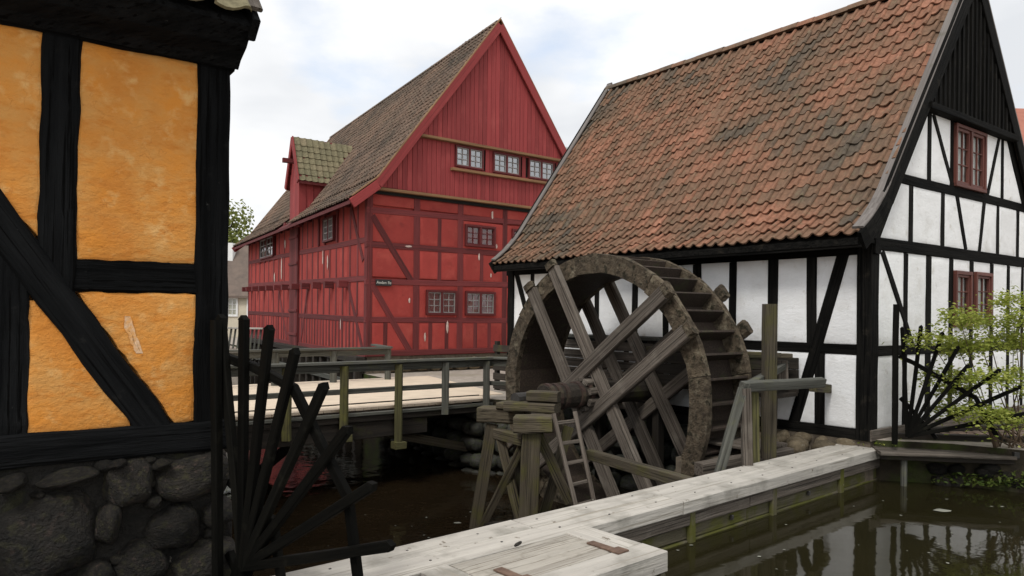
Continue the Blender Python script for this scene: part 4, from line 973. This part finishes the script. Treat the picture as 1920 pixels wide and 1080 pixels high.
# tall post and hand rails by the sluice
tp = beam('mooring_post', px(1441, 860, 9.0), px(1443, 570, 9.0), .155, .155, 'moss', None, (0, -1, 0), 6, .004, .015); tag(tp, 'tall square mossy post standing behind the weir before the white wall', 'post')
hr_ = thing('sluice_handrail', 'grey-green timber handrail with slanting strut beside the water wheel', 'railing', (2.7, 8.35, -.2))
cp = px(1397, 728, 8.35)
beam('post', px(1402, 885, 8.35), cp, .11, .10, 'wood', hr_, (0, -1, 0), 4); beam('post', px(1416, 872, 8.6), px(1414, 735, 8.6), .09, .09, 'post', hr_, (0, -1, 0), 4)
beam('handrail', cp + V((-.04, 0, .02)), px(1543, 717, 9.15), .085, .115, 'rail', hr_, (0, -.3, 1), 4)
beam('handrail', cp + V((0, 0, .01)), px(1473, 684, 10.35), .10, .09, 'rail', hr_, (0, 0, 1), 4)
beam('strut', cp + V((-.02, .0, 0)), px(1343, 905, 8.3), .10, .09, 'rail', hr_, (0, -1, 0), 4)
beam('end_post', px(1466, 712, 10.2), px(1466, 676, 10.2), .15, .1, 'wood', hr_, (0, -1, 0), 1); beam('rail_stub', px(1525, 726, 9.4), px(1552, 729, 10.0), .1, .12, 'moss', hr_, (0, 0, 1), 1)

# ================================================================== WEIR
random.seed(31)
wd = V((.757, .653, 0)); wn = V((.653, -.757, 0)); W0 = V((-1.55, 4.66, 0))
wr = thing('timber_weir', 'long pale timber weir wall with mossy boards between pond and stream', 'weir', W0 + wd * 4 + V((0, 0, -1.5)))
def wq(t, off, z): return W0 + wd * t + wn * off + V((0, 0, z))
for (a, b) in ((-2.2, 2.05), (2.06, 5.6), (5.61, 8.25)):
    beam('cap_timber', wq(a, .135, -.165), wq(b, .135, -.165), .268, .13, 'pale', wr, (0, 0, 1), 8, .003, .010)
for (a, b) in ((-2.2, 3.7), (3.71, 8.92)):
    beam('cap_timber', wq(a, .407, -.167), wq(b, .407, -.167), .268, .13, 'pale', wr, (0, 0, 1), 8, .003, .010)
for i, z in enumerate((-.30, -.44, -.58, -.76, -.95, -1.2)):
    h_ = .135 if i < 3 else .19
    for (a, b) in ((-2.2, 1.3), (1.31, 4.9), (4.91, 8.9)):
        beam('face_board', wq(a, .44 - .012 * (i % 2) + (.03 if i == 0 else 0), z), wq(b, .44 - .012 * (i % 2) + (.03 if i == 0 else 0), z), h_, .07, 'weir' if i else 'wood', wr, wn, 6, .006, .01)
        beam('back_board', wq(a, .07, z), wq(min(b, 8.2), .07, z), h_, .06, 'dark', wr, -wn, 3, .006, .01)
for t in (3.9, 5.4, 7.0): beam('guard_post', wq(t, .485, -.95), wq(t, .485, -.24), .09, .05, 'weir', wr, wn, 3)
for t in (3.1, 4.6, 6.2): bx('iron_bolt', wq(t, .485, -.42), (.03, .05, .03), 'iron', wr, wd, wn)
for i in range(16):
    for o_ in (.13, .41):
        if i * .62 - 1.5 < 8.1: bx('nail_head', wq(i * .62 - 1.5 + random.uniform(-.02, .02), o_ + random.uniform(-.01, .01), -.099), (.014, .014, .006), 'iron', wr, wd, (0, 0, 1), .003, 0)
# sluice box with hatch
sl = thing('sluice_box', 'pale timber sluice box with hinged plank hatch beside the weir', 'hatch', wq(2.2, .9, -.6))
T0, T1, O0, O1, ZT = .80, 2.42, .556, 1.33, -.098
def sq(name, a, b, c, d, z, th, m, along=True, ch=.006):
    if along: return beam(name, wq(a, (c + d) / 2, z - th / 2), wq(b, (c + d) / 2, z - th / 2), d - c, th, m, sl, (0, 0, 1), 4, .002, ch)
    return beam(name, wq((a + b) / 2, c, z - th / 2), wq((a + b) / 2, d, z - th / 2), b - a, th, m, sl, (0, 0, 1), 3, .002, ch)
sq('frame_board', T0, T1, O1 - .24, O1, ZT, .15, 'pale'); sq('frame_board', T1 - .27, T1, O0, O1 - .242, ZT, .15, 'pale', False); sq('frame_board', T0, T0 + .22, O0, O1 - .242, ZT - .002, .15, 'pale', False)
for i in range(5):
    c0 = O0 + .012 + i * .103; sq('hatch_plank', T0 + .226, T1 - .276, c0, c0 + .098, ZT - .004, .04, 'pale2', ch=.004)
for t in (T0 + .42, T1 - .30):
    bx('hinge', wq(t, O1 - .36, ZT + .003), (.26, .075, .012), 'rust', sl, wn, (0, 0, 1), .002, 0)
    bx('hinge', wq(t + .01, O1 - .22, ZT + .008), (.10, .12, .012), 'rust', sl, wn, (0, 0, 1), .002, 0)
vs, fs = [], []
for i in range(14):
    a = 2 * math.pi * i / 14
    for j in range(6):
        b = 2 * math.pi * j / 6; rr = .032 + .007 * math.cos(b); vs.append(wq(1.62 + rr * math.cos(a) * .9, .59 + .02 * math.sin(a), ZT + .028 + rr * math.sin(a) * .55 + .007 * math.sin(b)))
for i in range(14):
    for j in range(6): fs.append((i * 6 + j, ((i + 1) % 14) * 6 + j, ((i + 1) % 14) * 6 + (j + 1) % 6, i * 6 + (j + 1) % 6))
abs_mesh('lifting_ring', vs, fs, 'iron', sl, True)
for (a, b, c, d) in ((T0, T1, O1 - .06, O1 - .06), (T1 - .05, T1 - .05, O0, O1), (T0 + .05, T0 + .05, O0, O1)):
    for z in (-.34, -.52, -.72): beam('side_board', wq(a, c, z), wq(b, d, z), .17, .05, 'weir', sl, wn if c == d else wd, 3, .004)

# ================================================================== BRIDGE
random.seed(41)
B0 = V((-4.25, 10.94, 0)); bd = V((.797, .604, 0)).normalized(); bn = V((-bd.y, bd.x, 0))
def bq(t, off, z): return B0 + bd * t + bn * off + V((0, 0, z))
br = thing('timber_bridge', 'low timber footbridge with sandy deck over the dark stream', 'bridge', bq(2, 2.4, -1.2))
abs_mesh('deck', [bq(-3.5, .50, .012), bq(5.5, .50, .012), bq(6.4, 5.0, .012), bq(-3.5, 5.0, .012), bq(-3.5, .50, -.18), bq(5.5, .50, -.18), bq(6.4, 5.0, -.18), bq(-3.5, 5.0, -.18)], [(0, 1, 2, 3), (4, 7, 6, 5), (0, 4, 5, 1), (1, 5, 6, 2), (2, 6, 7, 3), (3, 7, 4, 0)], 'deck', br)
t = -3.5
while t < 4.75:
    beam('deck_plank', bq(t + .07, .0, -.012), bq(t + .07, .485, -.012), .135, .045, 'deck', br, (0, 0, 1), 1, .002, .004); t += .142
beam('kerb_rail', bq(-3.5, .495, .006), bq(4.9, .495, .006), .025, .05, 'dark', br, (0, 0, 1), 6)
beam('edge_beam', bq(-3.5, -.05, -.14), bq(4.8, -.05, -.14), .16, .10, 'dark', br, bn, 6); beam('edge_beam', bq(-3.5, .02, -.36), bq(3.4, .02, -.36), .30, .16, 'dark', br, bn, 6, .006)
beam('edge_beam', bq(-3.5, -.115, -.085), bq(4.8, -.115, -.085), .06, .04, 'rail', br, bn, 6)
for o_ in (1.2, 2.4, 3.6, 4.8): beam('under_beam', bq(-3.5, o_, -.32), bq(4.9, o_, -.32), .28, .2, 'dark', br, bn, 4)
beam('strut', bq(2.6, .1, -.46), bq(4.5, .35, -.95), .16, .14, 'moss', br, bn, 3); beam('strut', bq(2.2, 2.0, -.46), bq(.9, 2.0, -1.45), .16, .14, 'dark', br, bn, 3)
nr = thing('bridge_railing', 'grey-green timber railing along the bridge edge facing the water wheel', 'railing', bq(2, -.08, -.5), 'bridge railings')
for i, t in enumerate((-1.1, -.15, .8, 1.76, 2.77, 3.72, 4.63)):
    low = -.40 if i in (1, 2, 3) else (-.62 if i == 4 else -.20)
    p = beam('post', bq(t, -.15, low), bq(t, -.15, .74), .125, .115, 'post' if t < 3 else 'rail', nr, (0, -1, 0), 4, .003)
    if i in (3, 4): bx('post_foot', bq(t, -.17, low - .04), (.2, .2, .12), 'post', nr, bd)
re_ = bq(4.75, -.15, .79); re2 = V((.32, 13.55, .79))
beam('handrail', bq(-3.5, -.16, .79), re_, .15, .05, 'rail', nr, (0, 0, 1), 8); beam('handrail', re_, re2, .15, .05, 'rail', nr, (0, 0, 1), 2)
beam('rail_board', bq(-3.5, -.13, .70), bq(4.75, -.13, .70), .13, .04, 'rail', nr, bn, 8); beam('rail_board', re_ + V((0, .02, -.09)), re2 + V((0, .02, -.09)), .13, .04, 'rail', nr, bn, 1)
beam('mid_rail', bq(-3.5, -.13, .315), bq(4.7, -.13, .315), .085, .06, 'rail', nr, bn, 8); beam('mid_rail', bq(4.7, -.13, .315), re2 + V((0, .02, -.48)), .085, .06, 'rail', nr, bn, 1)
fr_ = thing('bridge_railing', 'grey timber railing on the bridge side toward the red house', 'railing', (-4, 16.5, 0), 'bridge railings')
f0, f1 = V((-7.4, 13.9, .79)), V((-2.98, 17.6, .79)); fd = (f1 - f0)
beam('handrail', f0, f1, .15, .05, 'rail', fr_, (0, 0, 1), 6); beam('rail_board', f0 + V((0, .05, -.10)), f1 + V((0, .05, -.10)), .13, .04, 'rail', fr_, bn, 6)
beam('handrail', f1 + V((0, 0, .002)), V((-3.62, 18.85, .80)), .15, .05, 'rail', fr_, (0, 0, 1), 2)
for t in (.02, .26, .5, .74, .99):
    p = f0.lerp(f1, t); beam('post', V((p.x, p.y + .06, -.5)), V((p.x, p.y + .06, .75)), .14, .13, 'rail', fr_, (0, -1, 0), 3)
beam('mid_rail', f0 + V((0, .05, -.47)), f1 + V((0, .05, -.47)), .09, .05, 'rail', fr_, bn, 6)
ab = thing('stone_abutment', 'rough stone bridge abutment beside the wheel pit', 'abutment', (-.1, 13.6, -1.4))
for rI in range(5):
    for k in range(5):
        stone('abutment_stone', V((-.62, 13.80, 0)) + V((.235, -.06, 0)) * k + V((random.uniform(-.03, .03), random.uniform(-.05, .05), -1.49 + rI * .31)), (.17, .17, .165), 'pit', ab)
for k in range(8):
    for rI in range(5): stone('abutment_stone', V((-.7, 14.0, 0)).lerp(V((-3.0, 17.8, 0)), k / 7) + V((random.uniform(-.05, .05), 0, -1.5 + rI * .31)), (.3, .3, .17), 'pit', ab)

# ================================================================== PICKET FANS
random.seed(51)
fdir = V((.8486, -.5291, 0)); fnrm = V((-.5291, -.8486, 0))
def fan(name, label, hub, tips, arcs, w, d, foot, cat='picket fan'):
    f = thing(name, label, cat, hub, 'fan-shaped picket barriers')
    P = lambda a, z, o_=0: V((hub[0], hub[1], 0)) + fdir * a + fnrm * o_ + V((0, 0, z))
    for i, (a, z) in enumerate(tips):
        p = V((foot[0], foot[1])); q = V((a, z)); dd = (q - p); L = dd.length
        p2 = p + dd * (.0 if abs(a) > .2 else 0)
        o = beam('picket', P(p2.x, p2.y), P(q.x, q.y), w, d, 'fan', f, fnrm, 3, .003, .006)
        e2 = q + dd.normalized() * w * .5
        vs = [P(*q, 0) + (fdir * (-dd.y) + V((0, 0, dd.x))).normalized() * s * w * .5 + fnrm * k * d * .5 for s in (-1, 1) for k in (-1, 1)] + [P(*e2, k * d * .45) for k in (-1, 1)]
        abs_mesh('picket_tip', vs, [(0, 1, 5, 4), (3, 2, 4, 5), (0, 4, 2), (1, 3, 5)], 'fan', o)
    for (pa, pb, wd_) in arcs: beam('cross_bar', P(*pa, -.045), P(*pb, -.045), wd_, .05, 'fan', f, fnrm, 2, .003, .006)
    return f, P
h1 = (-1.760, 4.75, -.012)
f1_, P1 = fan('picket_fan', 'black fan of radiating pickets fixed to the orange house corner', h1, [(-.248, 1.56), (-.015, 1.555), (.239, 1.495), (.479, 1.356), (.735, 1.16), (.939, .915), (1.133, .61), (1.275, .29)],
    [((-.30, 1.30), (.07, 1.235), .06), ((.05, 1.24), (.43, 1.125), .06), ((.42, 1.13), (.905, .50), .06), ((.90, .51), (1.005, -.05), .055), ((-.20, .45), (.25, .25), .05), ((.25, .25), (.33, -.15), .05), ((-.2, -.03), (.1, -.4), .06)], .062, .05, (.0, -.08))
beam('hub_plate', P1(-.10, -.25, -.04), P1(.04, .12, -.04), .16, .05, 'fan', f1_, fnrm, 1)
beam('fixing_post', P1(-.16, -.9, .06), P1(-.22, 1.55, .06), .06, .06, 'fan', f1_, fnrm, 4)
h2 = (5.098, 9.25, .262)
f2_, P2 = fan('picket_fan', 'black fan of radiating pickets beside the green shrub and white gable', h2, [(-.075, 1.49), (.138, 1.515), (.372, 1.44), (.544, 1.265), (.647, 1.04), (.97, 1.0), (1.173, .81), (1.25, .5)],
    [((-.11, 1.13), (.07, 1.04), .055), ((.06, 1.045), (.735, .64), .055), ((.73, .645), (.95, .2), .055), ((-.09, .59), (.075, .40), .05), ((.07, .405), (.32, .10), .045)], .048, .045, (.0, .10))
beam('fixing_post', P2(-.141, .0, .06), P2(-.141, 1.80, .06), .07, .07, 'fan', f2_, fnrm, 4)

# ================================================================== RIGHT BANK
random.seed(61)
pf = thing('bank_platform', 'low dark plank platform over the pond at the white house corner', 'platform', (5.5, 9.5, -.4))
for i in range(5):
    o_ = i * .155
    beam('plank', V((4.72 + o_ * .25, 9.22 + o_, -.105)), V((6.28 + o_ * .75, 8.98 + o_ * 1.0, -.105)), .148, .045, 'wood', pf, (0, 0, 1), 4, .004)
beam('bearer', (4.75, 9.24, -.16), (6.3, 9.0, -.16), .08, .06, 'dark', pf, (0, 0, 1), 2)
beam('support_pipe', (5.05, 9.24, -.9), (5.05, 9.24, -.13), .07, .07, 'rail', pf, (0, -1, 0), 2, 0, .02)
bx('bolt_head', (6.3, 8.98, -.07), (.09, .09, .08), 'iron', pf)
for nm, p, q, lab in (('edging_board', (5.15, 9.70, .03), (7.9, 9.42, .03), 'dark timber edging board between platform and brick paving'), ('edging_board', (5.55, 10.02, .05), (9.2, 11.0, .05), 'dark timber edging board along the foot of the white gable')):
    o = beam(nm, p, q, .10, .09, 'dark', None, (0, 0, 1), 5); tag(o, lab, 'edging', 'edging boards on the bank')
bp_ = mesh('brick_paving', [(5.2, 9.62, .004), (9.5, 9.0, .004), (11, 12.6, .004), (9.2, 12.7, .004)], [(0, 1, 2, 3)], 'earth'); tag(bp_, kind='structure')
bme = None
for i in range(11):
    for k in range(16):
        x = 5.75 + k * .225 + (.11 if i % 2 else 0) + i * .06; y = 9.80 - k * .024 + i * .118
        if y > 9.93 + (x - 5.5) * .27 or x < 5.6: continue
        if bme is None:
            v_, f_ = bar_verts(.205, .1, .05, 1, .002, .006); bme = bpy.data.meshes.new('paving_brick'); bme.from_pydata([(a - .1, b, c) for a, b, c in v_], [], f_); bme.materials.append(M['brick']); bme.update()
        mesh('paving_brick', None, None, 'brick', bp_, Matrix.Translation((x, y, .008 + random.uniform(-.006, .008))) @ Matrix.Rotation(-.106 + random.gauss(0, .03), 4, 'Z'), me=bme)
def leaf_cloud(name, pts_, size, m, parent, flat=.4, fold=True):
    vs, fs = [], []
    for p in pts_:
        s = size * random.uniform(.6, 1.25); a = random.uniform(0, 6.28)
        nrm = V((random.gauss(0, flat), random.gauss(0, flat), 1)).normalized(); x = V((math.cos(a), math.sin(a), 0)); x = (x - nrm * x.dot(nrm)).normalized(); y = nrm.cross(x)
        k = len(vs); p = V(p)
        vs += [p - x * s * .5, p + y * s * .32 + nrm * s * .1, p + x * s * .55, p - y * s * .32 + nrm * s * .1, p - x * s * .05 - nrm * s * .03]
        fs += [(k, k + 4, k + 1), (k + 4, k + 2, k + 1), (k, k + 3, k + 4), (k + 4, k + 3, k + 2)]
    o = mesh(name, vs, fs, m, parent); o['kind'] = 'stuff'
    return o
sh = thing('leafy_shrub', 'fresh light green shrub with layered leaves in front of the white gable', 'shrub', (6.6, 9.35, 0))
root = V((6.45, 9.15, -.02)); pl = []
tiers = [(1745, 642, 46, 9.2), (1800, 600, 40, 9.2), (1850, 610, 55, 9.1), (1895, 570, 38, 9.1), (1840, 650, 60, 9.1), (1900, 640, 45, 9.0), (1775, 712, 50, 9.2), (1850, 715, 55, 9.1), (1905, 710, 40, 9.0), (1840, 782, 52, 8.95), (1790, 740, 40, 9.2), (1780, 775, 30, 9.1), (1915, 600, 30, 9.0), (1885, 790, 40, 8.9), (1800, 660, 40, 9.3), (1950, 650, 60, 9.1), (1980, 740, 60, 9.0)]
tips = []
for (x, y, r_, d) in tiers:
    c = px(x, y, d + random.uniform(-.25, .25)); rad = r_ / 1350 * d
    tips.append(c)
    for i in range(int(r_ * 10)):
        a = random.uniform(0, 6.28); q = math.sqrt(random.random()) * rad * 1.0
        pl.append(c + V((math.cos(a) * q, math.sin(a) * q * .9, random.gauss(0, .055) + .08 * (1 - (q / rad) ** 2))))
for i in range(1100):
    c = random.choice(tips); pl.append(c + V((random.gauss(0, .17), random.gauss(0, .17), random.gauss(0, .10))))
leaf_cloud('foliage', pl, .054, 'leaf', sh, .55)
for c in tips:
    mid = root.lerp(c, .5) + V((random.uniform(-.08, .08), random.uniform(-.08, .08), -.06))
    r0 = root + V((random.uniform(-.25, .3), random.uniform(-.1, .15), 0))
    beam('branch', r0, mid, .016, .016, 'stem', sh, (0, -1, .1), 3, .006, .006, .75); beam('branch', mid, c, .011, .011, 'stem', sh, (0, -1, .1), 3, .006, .005, .45)
beam('main_stem', px(1868, 838, 9.0), px(1852, 790, 9.0), .06, .06, 'stem', sh, (0, -1, 0), 3, .006, .015, .8)
gp_ = thing('bank_plants', 'low mossy weeds hanging over the pond edge under the platform', 'plants', (6.4, 8.8, -.5))
pl = []
for i in range(1500):
    t = random.random(); c = V((5.55, 9.3, -.5)).lerp(V((8.0, 8.15, -.3)), t ** .8); pl.append(c + V((random.gauss(0, .12), random.gauss(0, .1), abs(random.gauss(0, .13)) * (.4 + t))))
leaf_cloud('foliage', pl, .06, 'leaf3', gp_, .7)
for i in range(26):
    t = random.random(); c = V((5.5, 9.35, -.5)).lerp(V((8.0, 8.2, -.4)), t); stone('bank_stone', c + V((random.gauss(0, .08), random.gauss(.08, .06), random.uniform(-.05, .25))), (.14, .12, .09), 'stone', gp_)
wt_ = thing('weed_tuft', 'small yellow-green weed tuft where the weir meets the platform', 'weed', (5.1, 9.6, -.08))
leaf_cloud('foliage', [V((5.12, 9.62, -.06)) + V((random.gauss(0, .18), random.gauss(0, .05), abs(random.gauss(0, .02)))) for i in range(160)], .045, 'leaf', wt_, .7)
for (x, y, z, s, lab) in ((1765, 957, -.525, .10, 'pale foam patch floating on the pond'), (858, 980, -1.393, .06, 'pale scrap floating on the stream near the trestle'), (1880, 950, -.525, .025, 'tiny white speck floating on the pond near the weedy bank')):
    c = V((0, 0, 1.6)); r_ = px(x, y, 1.) - c; p = c + r_ * ((z - 1.6) / r_.z)
    vs = [p + V((math.cos(a) * s * random.uniform(.5, 1.2), math.sin(a) * s * random.uniform(.4, .9), random.uniform(0, .004))) for a in [j * .6283 for j in range(10)]]
    o = abs_mesh('floating_scrap', vs + [p + V((0, 0, .008))], [(i, (i + 1) % 10, 10) for i in range(10)], 'foam'); tag(o, lab, 'scrap')

random.seed(67)
vs, fs = [], []
for i in range(90):
    if i < 60: x_, y_, z_ = random.uniform(.9, 7.5), random.uniform(5.2, 8.9), -.526
    else: x_, y_, z_ = random.uniform(-3.5, .2), random.uniform(6.5, 11), -1.394
    s_ = random.uniform(.006, .022); a_ = random.uniform(0, 6.28); k = len(vs)
    vs += [(x_ + math.cos(a_ + j * 1.2566) * s_ * random.uniform(.6, 1.2), y_ + math.sin(a_ + j * 1.2566) * s_ * random.uniform(.6, 1.2), z_ + random.uniform(0, .003)) for j in range(5)]; fs.append(tuple(range(k, k + 5)))
o = mesh('floating_debris', vs, fs, 'foam'); tag(o, 'scattered tiny leaves and specks floating on the dark water', 'debris', kind='stuff')

# ================================================================== BACKGROUND
random.seed(71)
def simple_house(name, label, C, A_, B_, L, W_, zb, ze, za, mw, mr, wins, chim=None):
    H = House(C, A_, B_); h = thing(name, label, 'house', H.C)
    hb_ = W_ / 2
    vs = [H.P(0, 0, zb), H.P(W_, 0, zb), H.P(W_, L, zb), H.P(0, L, zb), H.P(0, 0, ze), H.P(W_, 0, ze), H.P(W_, L, ze), H.P(0, L, ze), H.P(hb_, 0, za), H.P(hb_, L, za)]
    abs_mesh('wall', vs, [(0, 1, 5, 8, 4), (3, 7, 9, 6, 2), (0, 4, 7, 3), (1, 2, 6, 5)], mw, h)
    o_ = .35
    for sd in (0, 1):
        U = (lambda u: W_ - u) if sd else (lambda u: u); k = (za - ze) / hb_
        q = [H.P(U(-o_), -.2, ze - o_ * k), H.P(U(hb_), -.2, za + .02), H.P(U(hb_), L + .2, za + .02), H.P(U(-o_), L + .2, ze - o_ * k)]; up = V((0, 0, .15))
        abs_mesh('roof', [p for p in q] + [p + up for p in q], [(0, 3, 2, 1), (4, 5, 6, 7), (0, 1, 5, 4), (3, 0, 4, 7), (2, 3, 7, 6)], mr, h)
    return H, h
Hf, hf = simple_house('far_cottage', 'cream cottage with brown tiled roof far behind the red house', (-30, 47), (1, .05), (-.05, 1), 22, 6, 0, 2.95, 6.2, 'cream', 'fartile', None)
# its long front runs along A (to the right)
for i in range(9):
    a = 1.2 + i * 1.32; 
    window(Hf, 's', a + 6, a + 6.75, 1.35, 2.65, .03, 1, 2, 3, 'whitep', 'whitep', 'glass', hf, None, fw=.09, cw=.05, bw=.04)
bx('chimney', Hf.P(2.2, 10.6, 5.6), (.6, .6, 1.6), 'whitep', hf)
pfn = thing('slat_fence', 'pale slatted landing fence at the far canal bank', 'fence', (-10, 26, 0))
for i in range(14): beam('slat', (-11.2 + i * .15, 26 + i * .01, -.1), (-11.05 + i * .15, 26 + i * .01, 1.02), .07, .03, 'rail', pfn, (0, -1, 0), 1)
beam('top_board', (-11.3, 25.95, 1.06), (-9.0, 26.1, 1.04), .2, .06, 'pale', pfn, (0, 0, 1), 2)
lb = mesh('canal_landing', [(-16, 25.5, .3), (-9.6, 25.9, .3), (-12, 30, .3), (-18, 30, .3), (-16, 25.5, -1.6), (-9.6, 25.9, -1.6)], [(0, 1, 2, 3), (0, 4, 5, 1)], 'gravel'); tag(lb, kind='structure')
def tree(label, loc, h, r_, n, seed):
    random.seed(seed); t = thing('leafy_tree', label, 'tree', loc, 'trees behind the cottage'); loc = V(loc)
    beam('trunk', loc, loc + V((0, 0, h * .5)), .5, .5, 'bark', t, (0, -1, 0), 4, .05, .12, .6)
    pts_ = []
    for k in range(14):
        d = V((random.gauss(0, .5), random.gauss(0, .5), random.uniform(.0, .45))); c = loc + V((d.x * r_, d.y * r_, h * .5 + d.z * h))
        beam('limb', loc + V((0, 0, h * .42)), c, .16, .16, 'bark', t, (0, -1, .1), 3, .08, .04, .3)
        for i in range(n // 14):
            v = V((random.gauss(0, 1), random.gauss(0, 1), random.gauss(0, .8))).normalized() * (random.random() ** .4) * r_ * .42; pts_.append(c + v)
    o = leaf_cloud('crown', pts_, .34, 'leaf2', t, .9)
tree('young leafy tree rising behind the cottage roof', (-25.2, 60, 0), 10.4, 3.8, 6000, 1)
tree('dense rounded tree beside the leafy tree behind the cottage', (-21.5, 58, 0), 7.6, 3.8, 7000, 2)
Hb, hbk = simple_house('brick_townhouse', 'red brick townhouse with red roof far behind the white gable', (26.5, 38.5), (1, .06), (-.06, 1), 16, 9, 0, 10.7, 14.2, 'fbrick', 'fred', None)
for zf in (2.5, 5.6, 8.3):
    for i in range(6): window(Hb, 's', .5 + i * 2.4, 1.6 + i * 2.4, zf, zf + 1.55, .03, 1, 2, 3, 'whitep', 'whitep', 'glass_sky', hbk, None, fw=.1, cw=.06, bw=.05)
beam('cornice', Hb.s_(-.2, 10.55, .12), Hb.s_(16.2, 10.55, .12), .25, .2, 'fbrick', hbk, Hb.ns)
Hc, hc = simple_house('grey_house', 'house behind the red gable of which only a zinc chimney shows', (1.6, 36), (1, 0), (0, 1), 7, 6, 0, 5.0, 7.6, 'cream', 'fartile', None)
bx('chimney', (3.02, 37.2, 8.6), (.62, .62, 2.9), 'whitep', hc); bx('chimney_cap', (3.02, 37.2, 10.15), (.8, .8, .25), 'zinc', hc, ch=.1)
print('objects', len(bpy.data.objects), 'tris', sum(len(o.data.loop_triangles) or sum(len(p.vertices) - 2 for p in o.data.polygons) for o in bpy.data.objects if o.type == 'MESH'))
